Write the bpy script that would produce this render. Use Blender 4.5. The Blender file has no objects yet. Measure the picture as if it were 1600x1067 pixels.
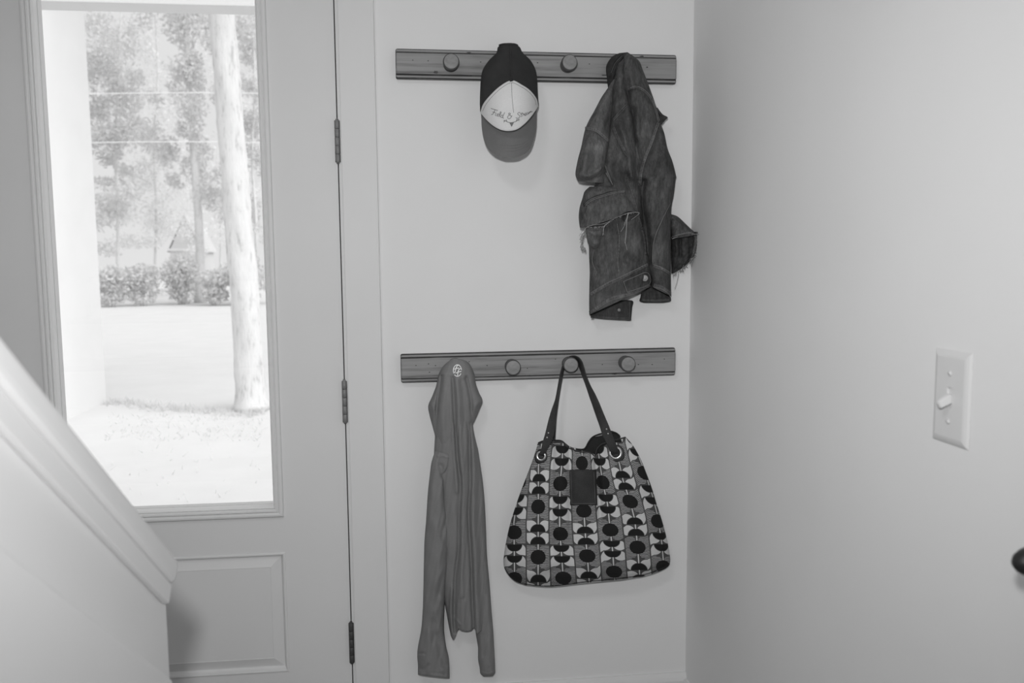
import bpy, bmesh, math, random
import numpy as np
from mathutils import Vector, Matrix
from mathutils.bvhtree import BVHTree

random.seed(7)
np.random.seed(7)
scene = bpy.context.scene
C = scene.collection

# ------------------------------------------------------------------ camera
F = 1291.5                                   # focal length in pixels of a 1600 px wide frame (18 mm on a 22.3 mm sensor)
CAM = Vector((-0.651, -1.953, 1.20))
YAW, PITCH, ROLL = 0.109, -0.098, -0.008
_fw = Vector((math.sin(YAW) * math.cos(PITCH), math.cos(YAW) * math.cos(PITCH), math.sin(PITCH)))
_r0 = Vector((math.cos(YAW), -math.sin(YAW), 0.0))
_u0 = _r0.cross(_fw)
_r = _r0 * math.cos(ROLL) + _u0 * math.sin(ROLL)
_u = -_r0 * math.sin(ROLL) + _u0 * math.cos(ROLL)
cam_data = bpy.data.cameras.new('camera')
cam = bpy.data.objects.new('camera', cam_data)
C.objects.link(cam)
m = Matrix((_r, _u, -_fw)).transposed().to_4x4()
m.translation = CAM
cam.matrix_world = m
cam_data.sensor_width = 22.3
cam_data.lens = 18.0
cam_data.clip_start = 0.02
cam_data.clip_end = 200
cam_data.dof.use_dof = True
cam_data.dof.focus_distance = 1.95
cam_data.dof.aperture_fstop = 3.2
scene.camera = cam

# ------------------------------------------------------------------ world, sun, lamps, exposure
w = bpy.data.worlds.new('white_sky')
scene.world = w
w.use_nodes = True
bg = w.node_tree.nodes['Background']
bg.inputs[0].default_value = (1, 1, 1, 1)
bg.inputs[1].default_value = 0.83

def lamp(name, kind, loc, energy, size=0.1, target=None):
    d = bpy.data.lights.new(name, kind)
    d.energy = energy
    if kind == 'POINT':
        d.shadow_soft_size = size
    elif kind == 'AREA':
        d.shape = 'DISK'
        d.size = size
    elif kind == 'SUN':
        d.angle = size
    o = bpy.data.objects.new(name, d)
    C.objects.link(o)
    o.location = loc
    if target is not None:
        o.rotation_euler = (Vector(target) - Vector(loc)).to_track_quat('-Z', 'Y').to_euler()
    return o

lamp('sun', 'SUN', (12, -9, 13), 2.9, math.radians(60), (0, 0, 0))     # hazy bright daylight
flash = lamp('camera_flash', 'SPOT', (-0.70, -1.96, 1.37), 54, 0.03, (-0.70 + 0.18, 0.0, 1.18))   # the photographer's flash above the lens
flash.data.spot_size = math.radians(108)
flash.data.spot_blend = 1.0
flash.data.shadow_soft_size = 0.03
CEILING_LAMP_POWER = 6.5

vs = scene.view_settings
vs.view_transform = 'Standard'
vs.look = 'None'
vs.exposure = 0.0
vs.gamma = 1.0
vs.use_curve_mapping = False

# ------------------------------------------------------------------ helpers
def ray(px, py):
    return _fw + _r * ((px - 800.0) / F) - _u * ((py - 533.5) / F)

def pt(px, py, d):
    """the point d metres in front of the back wall (plane y = 0) seen at a pixel of the photograph"""
    v = ray(px, py)
    return CAM + v * ((-d - CAM.y) / v.y)

def ptx(px, py, x):
    v = ray(px, py)
    return CAM + v * ((x - CAM.x) / v.x)

def ptz(px, py, z):
    v = ray(px, py)
    return CAM + v * ((z - CAM.z) / v.z)

def pts_np(px, py, d):
    px = np.asarray(px, float); py = np.asarray(py, float); d = np.asarray(d, float)
    a = (px - 800.0) / F
    b = (py - 533.5) / F
    vx = _fw.x + _r.x * a - _u.x * b
    vy = _fw.y + _r.y * a - _u.y * b
    vz = _fw.z + _r.z * a - _u.z * b
    s = (-d - CAM.y) / vy
    return np.stack([CAM.x + vx * s, CAM.y + vy * s, CAM.z + vz * s], -1)

def mesh_obj(name, verts, faces, mat=None, parent=None, smooth=False):
    me = bpy.data.meshes.new(name)
    me.from_pydata([tuple(map(float, v)) for v in verts], [], [tuple(int(i) for i in f) for f in faces])
    me.update()
    if smooth:
        me.polygons.foreach_set('use_smooth', [True] * len(me.polygons))
    o = bpy.data.objects.new(name, me)
    C.objects.link(o)
    if mat is not None:
        me.materials.append(mat)
    if parent is not None:
        o.parent = parent
    return o

def bm_obj(name, bm, mat=None, parent=None, smooth=False):
    me = bpy.data.meshes.new(name)
    bmesh.ops.recalc_face_normals(bm, faces=bm.faces)
    bm.to_mesh(me)
    bm.free()
    if smooth:
        me.polygons.foreach_set('use_smooth', [True] * len(me.polygons))
    o = bpy.data.objects.new(name, me)
    C.objects.link(o)
    if mat is not None:
        me.materials.append(mat)
    if parent is not None:
        o.parent = parent
    return o

def add_box(bm, x0, x1, y0, y1, z0, z1):
    vs_ = [bm.verts.new(p) for p in ((x0, y0, z0), (x1, y0, z0), (x1, y1, z0), (x0, y1, z0),
                                     (x0, y0, z1), (x1, y0, z1), (x1, y1, z1), (x0, y1, z1))]
    for f in ((0, 3, 2, 1), (4, 5, 6, 7), (0, 1, 5, 4), (1, 2, 6, 5), (2, 3, 7, 6), (3, 0, 4, 7)):
        bm.faces.new([vs_[i] for i in f])

def box_obj(name, x0, x1, y0, y1, z0, z1, mat, parent=None, bevel=0.0):
    bm = bmesh.new()
    add_box(bm, x0, x1, y0, y1, z0, z1)
    if bevel:
        bmesh.ops.bevel(bm, geom=list(bm.edges), offset=bevel, segments=2, affect='EDGES', profile=0.6)
    return bm_obj(name, bm, mat, parent, smooth=False)

def empty(name, loc=(0, 0, 0)):
    o = bpy.data.objects.new(name, None)
    o.empty_display_size = 0.05
    C.objects.link(o)
    o.location = loc
    return o

def tag(o, label=None, cat=None, group=None, kind=None):
    if label: o['label'] = label
    if cat: o['category'] = cat
    if group: o['group'] = group
    if kind: o['kind'] = kind
    return o

def adopt(child, parent):
    """parent a child whose mesh is in world coordinates"""
    child.parent = parent
    child.matrix_parent_inverse = Matrix.Translation(-Vector(parent.location))
    return child

def tube_mesh(name, P, rad, mat, parent=None, n=6, closed=False, flat=1.0, normals=None):
    """swept tube along points; rad scalar or list"""
    P = [Vector(p) for p in P]
    N = len(P)
    rads = rad if hasattr(rad, '__len__') else [rad] * N
    verts, faces = [], []
    for i in range(N):
        a = P[(i - 1) % N] if (i > 0 or closed) else P[i]
        b = P[(i + 1) % N] if (i < N - 1 or closed) else P[i]
        t = (b - a)
        if t.length < 1e-9: t = Vector((0, 0, 1))
        t.normalize()
        if normals is not None:
            nrm = normals[i]
        else:
            nrm = (CAM - P[i]).normalized()
        s = t.cross(nrm)
        if s.length < 1e-6: s = t.orthogonal()
        s.normalize()
        q = s.cross(t).normalized()
        for k in range(n):
            an = 2 * math.pi * k / n
            verts.append(P[i] + s * (math.cos(an) * rads[i]) + q * (math.sin(an) * rads[i] * flat))
    for i in range(N if closed else N - 1):
        j = (i + 1) % N
        for k in range(n):
            l = (k + 1) % n
            faces.append((i * n + k, i * n + l, j * n + l, j * n + k))
    if not closed:
        faces.append(tuple(range(n - 1, -1, -1)))
        faces.append(tuple((N - 1) * n + k for k in range(n)))
    o = mesh_obj(name, verts, faces, mat, None, True)
    if parent is not None:
        adopt(o, parent)
    return o

def tube_list(name, paths, rad, mat, parent, n=5, flat=1.0):
    """several strokes of one print or one line of stitching as a single part"""
    verts, faces = [], []
    for P in paths:
        P = [Vector(p) for p in P]
        N = len(P)
        base = len(verts)
        for i in range(N):
            t = (P[min(i + 1, N - 1)] - P[max(i - 1, 0)])
            if t.length < 1e-9: t = Vector((0, 0, 1))
            t.normalize()
            nrm = (CAM - P[i]).normalized()
            s = t.cross(nrm)
            if s.length < 1e-6: s = t.orthogonal()
            s.normalize()
            q = s.cross(t).normalized()
            for k in range(n):
                an = 2 * math.pi * k / n
                verts.append(P[i] + s * (math.cos(an) * rad) + q * (math.sin(an) * rad * flat))
        for i in range(N - 1):
            for k in range(n):
                l = (k + 1) % n
                faces.append((base + i * n + k, base + i * n + l, base + (i + 1) * n + l, base + (i + 1) * n + k))
        faces.append(tuple(base + k for k in range(n - 1, -1, -1)))
        faces.append(tuple(base + (N - 1) * n + k for k in range(n)))
    o = mesh_obj(name, verts, faces, mat, None, True)
    adopt(o, parent)
    return o

def lathe(name, prof, axis, centre, mat, parent=None, n=28):
    """prof: list of (radius, along); axis: unit vector; closed ends when radius is 0"""
    axis = Vector(axis).normalized()
    a = axis.orthogonal().normalized()
    b = axis.cross(a)
    centre = Vector(centre)
    verts, faces = [], []
    for (r_, h) in prof:
        for k in range(n):
            an = 2 * math.pi * k / n
            verts.append(centre + axis * h + a * (r_ * math.cos(an)) + b * (r_ * math.sin(an)))
    for i in range(len(prof) - 1):
        for k in range(n):
            l = (k + 1) % n
            faces.append((i * n + k, i * n + l, (i + 1) * n + l, (i + 1) * n + k))
    faces.append(tuple(range(n - 1, -1, -1)))
    faces.append(tuple((len(prof) - 1) * n + k for k in range(n)))
    o = mesh_obj(name, verts, faces, mat, None, True)
    bmx = bmesh.new(); bmx.from_mesh(o.data)
    bmesh.ops.remove_doubles(bmx, verts=bmx.verts, dist=1e-6)
    bmesh.ops.recalc_face_normals(bmx, faces=bmx.faces)
    bmx.to_mesh(o.data); bmx.free()
    o.data.polygons.foreach_set('use_smooth', [True] * len(o.data.polygons))
    if parent is not None:
        adopt(o, parent)
    return o

def cr(vals, t):
    """Catmull-Rom through equally spaced rows; vals (n, k), t array in 0..1"""
    vals = np.asarray(vals, float)
    if vals.ndim == 1: vals = vals[:, None]
    n = len(vals)
    x = np.clip(np.asarray(t, float), 0, 1) * (n - 1)
    i = np.minimum(x.astype(int), n - 2)
    f = (x - i)[:, None]
    p1 = vals[i]; p2 = vals[i + 1]
    p0 = vals[np.maximum(i - 1, 0)]; p3 = vals[np.minimum(i + 2, n - 1)]
    return 0.5 * (2 * p1 + (p2 - p0) * f + (2 * p0 - 5 * p1 + 4 * p2 - p3) * f ** 2 + (3 * p1 - p0 - 3 * p2 + p3) * f ** 3)

def poly_smooth(points, step=2.0):
    """resample a pixel polyline smoothly, about one point every step pixels"""
    P = np.asarray(points, float)
    L = np.linalg.norm(np.diff(P, axis=0), axis=1).sum()
    n = max(3, int(L / step) + 1)
    return cr(P, np.linspace(0, 1, n))

def dist_poly(X, Y, points):
    """distance to a pixel polyline and length along it"""
    P = np.asarray(points, float)
    best = np.full(X.shape, 1e9)
    along = np.zeros(X.shape)
    acc = 0.0
    for a, b in zip(P[:-1], P[1:]):
        d = b - a
        l2 = max(d @ d, 1e-9)
        tt = np.clip(((X - a[0]) * d[0] + (Y - a[1]) * d[1]) / l2, 0, 1)
        dd = np.hypot(X - a[0] - tt * d[0], Y - a[1] - tt * d[1])
        m_ = dd < best
        best = np.where(m_, dd, best)
        along = np.where(m_, acc + tt * math.sqrt(l2), along)
        acc += math.sqrt(l2)
    return best, along

def apply_folds(X, Y, folds):
    D = np.zeros(X.shape)
    for fd in folds:
        P, wid, amp = fd[0], fd[1], fd[2]
        kind = fd[3] if len(fd) > 3 else 'g'
        P = cr(np.asarray(P, float), np.linspace(0, 1, max(6, 5 * len(P))))
        d, al = dist_poly(X, Y, P)
        if kind == 'g':
            D += amp * np.exp(-(d / wid) ** 2)
        elif kind == 's':                      # sharp crease
            D += amp * np.exp(-d / wid)
        elif kind == 'p':                      # puckered seam: a ridge that waves along its length
            D += amp * np.exp(-(d / wid) ** 2) * (0.55 + 0.45 * np.sin(al * fd[4]))
        elif kind == 'step':                   # the cloth on one side of the line lies higher
            a = P[0]; b = P[-1]
            seg = np.asarray(P)
            i = np.argmin((X[..., None] - seg[:, 0]) ** 2 + (Y[..., None] - seg[:, 1]) ** 2, -1)
            i = np.clip(i, 0, len(seg) - 2)
            t_ = seg[i + 1] - seg[i]
            side = np.sign(t_[..., 0] * (Y - seg[i][..., 1]) - t_[..., 1] * (X - seg[i][..., 0]))
            D += amp * side * np.exp(-d / wid)
    return D

def loft(name, rows, mat, parent, nt=80, nu=48, folds=(), p=2.4, sag=None, wav=0.0, wavk=(0.13, 0.05), back=0.35,
         uv=None, gain=1.0, seed=0.0):
    """A soft closed shape.  rows: (xl, yl, xr, yr, depth of the back sheet in front of the wall, thickness)"""
    R_ = cr(rows, np.linspace(0, 1, nt + 1))
    s = np.linspace(0, 1, nu + 1)
    u = 0.5 - 0.5 * np.cos(math.pi * s)
    u = 0.45 * u + 0.55 * s
    U, T = np.meshgrid(u, np.linspace(0, 1, nt + 1))
    X = R_[:, 0:1] * (1 - U) + R_[:, 2:3] * U
    Y = R_[:, 1:2] * (1 - U) + R_[:, 3:4] * U
    if sag is not None:
        dx, dy = sag(U, T)
        X = X + dx; Y = Y + dy
    prof = np.clip(1 - np.abs(2 * U - 1) ** p, 0, 1) ** (1 / p)
    th = np.maximum(R_[:, 5:6], 0)
    D = R_[:, 4:5] + th * prof
    soft = np.clip(prof * 1.6, 0, 1)
    Df = apply_folds(X, Y, folds) * gain
    if wav:
        Df = Df + wav * (np.sin(X * wavk[0] + Y * wavk[1] + seed) + 0.7 * np.sin(X * wavk[0] * 0.6 - Y * wavk[1] * 1.9 + 1.3 + seed)
                         + 0.5 * np.sin(X * wavk[0] * 1.9 + Y * wavk[1] * 2.7 + 2.1 * seed))
    D = np.maximum(D + Df * soft, R_[:, 4:5] - back * th * prof + 0.001 * prof)
    Bk = np.maximum(R_[:, 4:5] - back * th * prof, 0.002)
    Pf = pts_np(X, Y, D)
    Pb = pts_np(X, Y, Bk)
    nT, nU = nt + 1, nu + 1
    idf = np.arange(nT * nU).reshape(nT, nU)
    verts = list(Pf.reshape(-1, 3))
    idb = idf.copy()
    base = nT * nU
    idb[:, 1:-1] = base + np.arange(nT * (nU - 2)).reshape(nT, nU - 2)
    verts += list(Pb[:, 1:-1].reshape(-1, 3))
    faces = []
    for i in range(nt):
        for j in range(nu):
            faces.append((idf[i, j], idf[i + 1, j], idf[i + 1, j + 1], idf[i, j + 1]))
    nfront = len(faces)
    for i in range(nt):
        for j in range(nu):
            faces.append((idb[i, j], idb[i, j + 1], idb[i + 1, j + 1], idb[i + 1, j]))
    for i in (0, nt):
        for j in range(nu):
            q = [idf[i, j], idf[i, j + 1], idb[i, j + 1], idb[i, j]]
            q2 = []
            for k in q:
                if k not in q2: q2.append(k)
            if len(q2) > 2:
                faces.append(tuple(q2 if i == 0 else q2[::-1]))
    o = mesh_obj(name, verts, faces, mat, None, True)
    if uv is not None:
        UU, VV = uv(X, Y, U, T)
        uvf = np.zeros((len(verts), 2))
        uvf[:base, 0] = UU.ravel(); uvf[:base, 1] = VV.ravel()
        uvf[base:, 0] = UU[:, 1:-1].ravel(); uvf[base:, 1] = VV[:, 1:-1].ravel()
        lay = o.data.uv_layers.new(name='UVMap')
        li = np.zeros(len(o.data.loops), int)
        o.data.loops.foreach_get('vertex_index', li)
        lay.data.foreach_set('uv', uvf[li].ravel())
    if parent is not None:
        adopt(o, parent)
    return o

def bvh_of(objs):
    verts, faces = [], []
    for o in objs:
        b = len(verts)
        verts += [o.data.vertices[i].co.copy() for i in range(len(o.data.vertices))]
        faces += [[b + i for i in p_.vertices] for p_ in o.data.polygons]
    return BVHTree.FromPolygons(verts, faces)

def hits(bvh, pxpts, off=0.0006, step=None, fallback=0.06):
    """points of a line drawn on a surface, given by pixel positions"""
    out = []
    P = poly_smooth(pxpts, step) if step else pxpts
    last = fallback
    for (x, y) in P:
        d = ray(x, y).normalized()
        loc, nrm, idx, dist = bvh.ray_cast(CAM, d)
        if loc is None:
            loc = pt(x, y, last)
            nrm = -d
        else:
            last = -loc.y
            if nrm.dot(d) > 0: nrm = -nrm
        out.append(loc + (nrm * 0.4 - d * 0.6) * off)
    return out

# ------------------------------------------------------------------ materials
def g(v):
    """linear grey from an 8-bit display grey"""
    v = v / 255.0
    return v / 12.92 if v <= 0.04045 else ((v + 0.055) / 1.055) ** 2.4

class NT:
    def __init__(self, name, rough=0.8, spec=0.3, metal=0.0):
        self.m = bpy.data.materials.new(name)
        self.m.use_nodes = True
        self.t = self.m.node_tree
        self.b = self.t.nodes['Principled BSDF']
        self.b.inputs['Roughness'].default_value = rough
        self.b.inputs['Specular IOR Level'].default_value = spec
        self.b.inputs['Metallic'].default_value = metal
    def node(self, t, **kw):
        n = self.t.nodes.new(t)
        for k, v in kw.items(): setattr(n, k, v)
        return n
    def link(self, a, b): self.t.links.new(a, b)
    def color(self, c):
        self.b.inputs['Base Color'].default_value = (c, c, c, 1)
        return self
    def coord(self, which='Object', scale=(1, 1, 1), rot=(0, 0, 0)):
        tc = self.node('ShaderNodeTexCoord')
        mp = self.node('ShaderNodeMapping')
        mp.inputs['Scale'].default_value = scale
        mp.inputs['Rotation'].default_value = rot
        self.link(tc.outputs[which], mp.inputs['Vector'])
        return mp.outputs['Vector']
    def noise(self, vec, scale, detail=3, rough=0.55):
        n = self.node('ShaderNodeTexNoise')
        n.inputs['Scale'].default_value = scale
        n.inputs['Detail'].default_value = detail
        n.inputs['Roughness'].default_value = rough
        if vec is not None: self.link(vec, n.inputs['Vector'])
        return n.outputs['Fac']
    def ramp(self, fac, stops):
        n = self.node('ShaderNodeValToRGB')
        el = n.color_ramp.elements
        while len(el) > 1: el.remove(el[-1])
        el[0].position = stops[0][0]; el[0].color = (stops[0][1],) * 3 + (1,)
        for p_, c in stops[1:]:
            e = el.new(p_); e.color = (c, c, c, 1)
        self.link(fac, n.inputs['Fac'])
        return n.outputs['Color']
    def mix(self, a, b, fac, mode='MIX'):
        n = self.node('ShaderNodeMix', data_type='RGBA', blend_type=mode)
        for s, v in ((n.inputs[0], fac), (n.inputs[6], a), (n.inputs[7], b)):
            if hasattr(v, 'links'): self.link(v, s)
            elif s == n.inputs[0]: s.default_value = v
            else: s.default_value = (v, v, v, 1)
        return n.outputs[2]
    def bump(self, h, strength=0.2, dist=0.002):
        n = self.node('ShaderNodeBump')
        n.inputs['Strength'].default_value = strength
        n.inputs['Distance'].default_value = dist
        self.link(h, n.inputs['Height'])
        self.link(n.outputs['Normal'], self.b.inputs['Normal'])
    def out(self, c):
        self.link(c, self.b.inputs['Base Color'])
        return self.m

def paint(name, c, rough=0.6, spec=0.3, bump=0.06, scale=160):
    t = NT(name, rough, spec)
    v = t.coord('Object')
    n = t.noise(v, scale, 3)
    big = t.noise(v, 3.0, 2)
    col = t.ramp(big, [(0.3, c * 0.985), (0.7, c * 1.015)])
    t.bump(n, bump, 0.0006)
    return t.out(col)

M = {}
M['wall'] = paint('wall_paint', 0.83, 0.75, 0.15, 0.10, 220)
M['ceiling'] = paint('ceiling_paint', 0.8, 0.85, 0.1, 0.1, 120)
M['trim'] = paint('trim_paint', 0.77, 0.5, 0.2, 0.03, 90)
M['door'] = paint('door_paint', 0.765, 0.5, 0.2, 0.05, 260)
M['knee'] = paint('knee_wall_paint', 0.84, 0.6, 0.2, 0.05, 120)
M['plastic'] = paint('white_plastic', 0.72, 0.32, 0.5, 0.01, 50)

def floor_mat():
    t = NT('oak_floor', 0.35, 0.4)
    v = t.coord('Object', (1, 9, 1))
    n = t.noise(v, 6, 5, 0.6)
    return t.out(t.ramp(n, [(0.3, 0.25), (0.7, 0.42)]))
M['floor'] = floor_mat()

def rack_mat():
    t = NT('distressed_grey_paint', 0.55, 0.3)
    v = t.coord('Object', (1.6, 30, 46))
    n1 = t.noise(v, 2.4, 6, 0.62)
    v2 = t.coord('Object', (0.9, 20, 120))
    n2 = t.noise(v2, 1.7, 4, 0.7)
    v3 = t.coord('Object', (2.0, 4, 7))
    n3 = t.noise(v3, 2.2, 3)
    base = t.ramp(n3, [(0.3, 0.27), (0.7, 0.325)])
    grain = t.ramp(n1, [(0.30, 0.40), (0.42, 0.82), (0.54, 1.0), (0.75, 1.08)])
    line = t.ramp(n2, [(0.30, 0.35), (0.345, 0.95), (0.40, 1.0)])
    c = t.mix(base, grain, 1.0, 'MULTIPLY')
    c = t.mix(c, line, 0.8, 'MULTIPLY')
    t.bump(n1, 0.15, 0.001)
    return t.out(c)
M['rack'] = rack_mat()

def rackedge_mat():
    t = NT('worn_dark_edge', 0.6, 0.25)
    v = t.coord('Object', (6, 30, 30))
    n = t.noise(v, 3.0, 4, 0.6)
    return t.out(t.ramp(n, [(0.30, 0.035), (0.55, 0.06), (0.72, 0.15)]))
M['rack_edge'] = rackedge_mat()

def peg_mat():
    t = NT('peg_paint', 0.5, 0.3)
    v = t.coord('Object', (30, 30, 60))
    n = t.noise(v, 2.0, 4, 0.6)
    t.bump(n, 0.1, 0.0006)
    return t.out(t.ramp(n, [(0.25, 0.22), (0.6, 0.29), (0.8, 0.31)]))
M['peg'] = peg_mat()
M['peg_side'] = paint('peg_worn_side', 0.10, 0.6, 0.2, 0.1, 120)

def cloth(name, c, var=0.12, weave=900, bump=0.25, rough=0.95, sheen=0.0, blotch=14):
    t = NT(name, rough, 0.12)
    v = t.coord('Object')
    big = t.noise(v, blotch, 4, 0.6)
    fine = t.noise(v, weave, 2, 0.6)
    col = t.ramp(big, [(0.25, c * (1 - var)), (0.75, c * (1 + var))])
    col = t.mix(col, t.ramp(fine, [(0.3, 0.86), (0.7, 1.12)]), 1.0, 'MULTIPLY')
    t.bump(fine, bump, 0.0004)
    if sheen:
        t.b.inputs['Sheen Weight'].default_value = sheen
    return t.out(col)

def denim(name, c, var=0.42):
    t = NT(name, 0.92, 0.12)
    v = t.coord('Object')
    v2 = t.coord('Object', (900, 200, 130), (0, 0.12, 0))
    v3 = t.coord('Object', (55, 55, 14), (0, 0.15, 0))
    big = t.noise(v, 16, 4, 0.65)
    twill = t.noise(v2, 1.0, 2, 0.6)
    streak = t.noise(v3, 2.4, 4, 0.7)
    col = t.ramp(big, [(0.28, c * (1 - var)), (0.52, c), (0.75, c * (1 + var * 1.3))])
    col = t.mix(col, t.ramp(streak, [(0.3, 0.66), (0.7, 1.38)]), 0.9, 'MULTIPLY')
    col = t.mix(col, t.ramp(twill, [(0.3, 0.75), (0.7, 1.25)]), 0.9, 'MULTIPLY')
    t.bump(twill, 0.3, 0.0005)
    return t.out(col)

M['shirt'] = cloth('grey_jersey', 0.23, 0.05, 1500, 0.15)
M['denim'] = denim('denim', 0.090)
M['denim_light'] = denim('faded_denim', 0.120)
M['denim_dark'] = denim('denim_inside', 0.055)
M['denim_seam'] = denim('worn_seam_denim', 0.140)
M['denim_thread'] = cloth('pale_stitch_thread', 0.24, 0.1)
M['denim_stitch'] = cloth('dull_stitch_thread', 0.15, 0.1)
M['fray'] = cloth('white_frayed_cotton', 0.36, 0.15)
M['corduroy'] = cloth('dark_corduroy', 0.045, 0.2, 700, 0.5)
M['cap_mesh'] = cloth('dark_cap_mesh', 0.045, 0.2, 1200, 0.6)
M['cap_front'] = cloth('white_foam_front', 0.76, 0.03, 1400, 0.1)
M['cap_brim'] = cloth('grey_brim_twill', 0.185, 0.06, 1400, 0.15)
M['cap_print'] = cloth('grey_print', 0.22, 0.2)
M['print_white'] = NT('white_transfer_print', 0.5, 0.3).color(0.95).m
M['leather'] = cloth('dark_leather', 0.050, 0.25, 500, 0.3, 0.55)
M['lining'] = cloth('dark_lining', 0.03, 0.3)
M['metal'] = NT('silver_metal', 0.28, 0.5, 1.0).color(0.62).m
M['button'] = NT('dull_button_metal', 0.5, 0.5, 0.8).color(0.20).m
M['hinge'] = NT('hinge_metal', 0.6, 0.4, 0.3).color(0.24).m
M['hinge_dark'] = NT('dark_hinge_metal', 0.6, 0.4, 0.3).color(0.085).m  # darker metal colour for the lowest hinge
M['knob'] = NT('dark_bronze', 0.42, 0.5, 0.3).color(0.022).m
M['gap'] = NT('gap_shade_black', 0.9, 0.1).color(0.02).m
M['lampglass'] = NT('lamp_glass', 0.4, 0.3).color(0.9).m

def glass_mat():
    mt = bpy.data.materials.new('window_glass')
    mt.use_nodes = True
    t = mt.node_tree
    for n in list(t.nodes): t.nodes.remove(n)
    o = t.nodes.new('ShaderNodeOutputMaterial')
    tr = t.nodes.new('ShaderNodeBsdfTransparent'); tr.inputs[0].default_value = (0.985, 0.985, 0.985, 1)
    gl = t.nodes.new('ShaderNodeBsdfGlossy'); gl.inputs['Roughness'].default_value = 0.0
    gl.inputs[0].default_value = (1, 1, 1, 1)
    mx = t.nodes.new('ShaderNodeMixShader'); mx.inputs[0].default_value = 0.03
    t.links.new(tr.outputs[0], mx.inputs[1]); t.links.new(gl.outputs[0], mx.inputs[2])
    t.links.new(mx.outputs[0], o.inputs[0])
    return mt
M['glass'] = glass_mat()

# ---- outdoor materials
def ground_mat(name, a, b, sc):
    t = NT(name, 1.0, 0.0)
    v = t.coord('Object')
    n = t.noise(v, sc, 5, 0.65)
    return t.out(t.ramp(n, [(0.3, a), (0.65, b)]))
M['lawn'] = ground_mat('sunlit_lawn', 0.655, 0.69, 2.0)
M['bark'] = None
def bark_mat():
    t = NT('pale_bark', 1.0, 0.0)
    v = t.coord('Object', (14, 14, 3.5))
    n = t.noise(v, 1.6, 5, 0.7)
    t.bump(n, 0.5, 0.02)
    return t.out(t.ramp(n, [(0.32, 0.46), (0.45, 0.66), (0.7, 0.73)]))
M['bark'] = bark_mat()
def leaf_mat(name, c):
    t = NT(name, 0.9, 0.1).color(c)
    tl = t.node('ShaderNodeBsdfTranslucent'); tl.inputs[0].default_value = (c, c, c, 1)
    mx = t.node('ShaderNodeMixShader'); mx.inputs[0].default_value = 0.45
    out = [n for n in t.t.nodes if n.type == 'OUTPUT_MATERIAL'][0]
    t.link(t.b.outputs[0], mx.inputs[1]); t.link(tl.outputs[0], mx.inputs[2])
    t.link(mx.outputs[0], out.inputs[0])
    return t.m
M['leaf_a'] = leaf_mat('pale_leaf', 0.86)
M['leaf_b'] = leaf_mat('leaf', 0.74)
M['leaf_c'] = leaf_mat('shrub_leaf', 0.76)
M['siding'] = paint('white_siding', 0.74, 0.8, 0.1, 0.02, 20)
M['shed'] = paint('shed_boards', 0.62, 0.9, 0.1, 0.05, 20)
M['cable'] = NT('pale_cable', 0.8, 0.1).color(0.85).m

# ---- bag print
class E_:
    """small arithmetic on shader sockets"""
    def __init__(s, t, v): s.t = t; s.v = v
    def _op(s, op, o=None, o2=None):
        n = s.t.node('ShaderNodeMath', operation=op)
        for i, x in enumerate((s, o, o2)):
            if x is None: continue
            x = x.v if isinstance(x, E_) else x
            if hasattr(x, 'links'): s.t.link(x, n.inputs[i])
            else: n.inputs[i].default_value = x
        return E_(s.t, n.outputs[0])
    def __add__(s, o): return s._op('ADD', o)
    def __sub__(s, o): return s._op('SUBTRACT', o)
    def __mul__(s, o): return s._op('MULTIPLY', o)
    def __neg__(s): return s._op('MULTIPLY', -1.0)
    def lt(s, o): return s._op('LESS_THAN', o)
    def gt(s, o): return s._op('GREATER_THAN', o)
    def fract(s): return s._op('FRACT')
    def floor(s): return s._op('FLOOR')
    def abs(s): return s._op('ABSOLUTE')
    def AND(s, o): return s._op('MULTIPLY', o)
    def OR(s, o): return s._op('MAXIMUM', o)
    def NOT(s): return E_(s.t, 1.0)._op('SUBTRACT', s)
    def mod(s, o): return s._op('FLOORED_MODULO', o)

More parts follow.
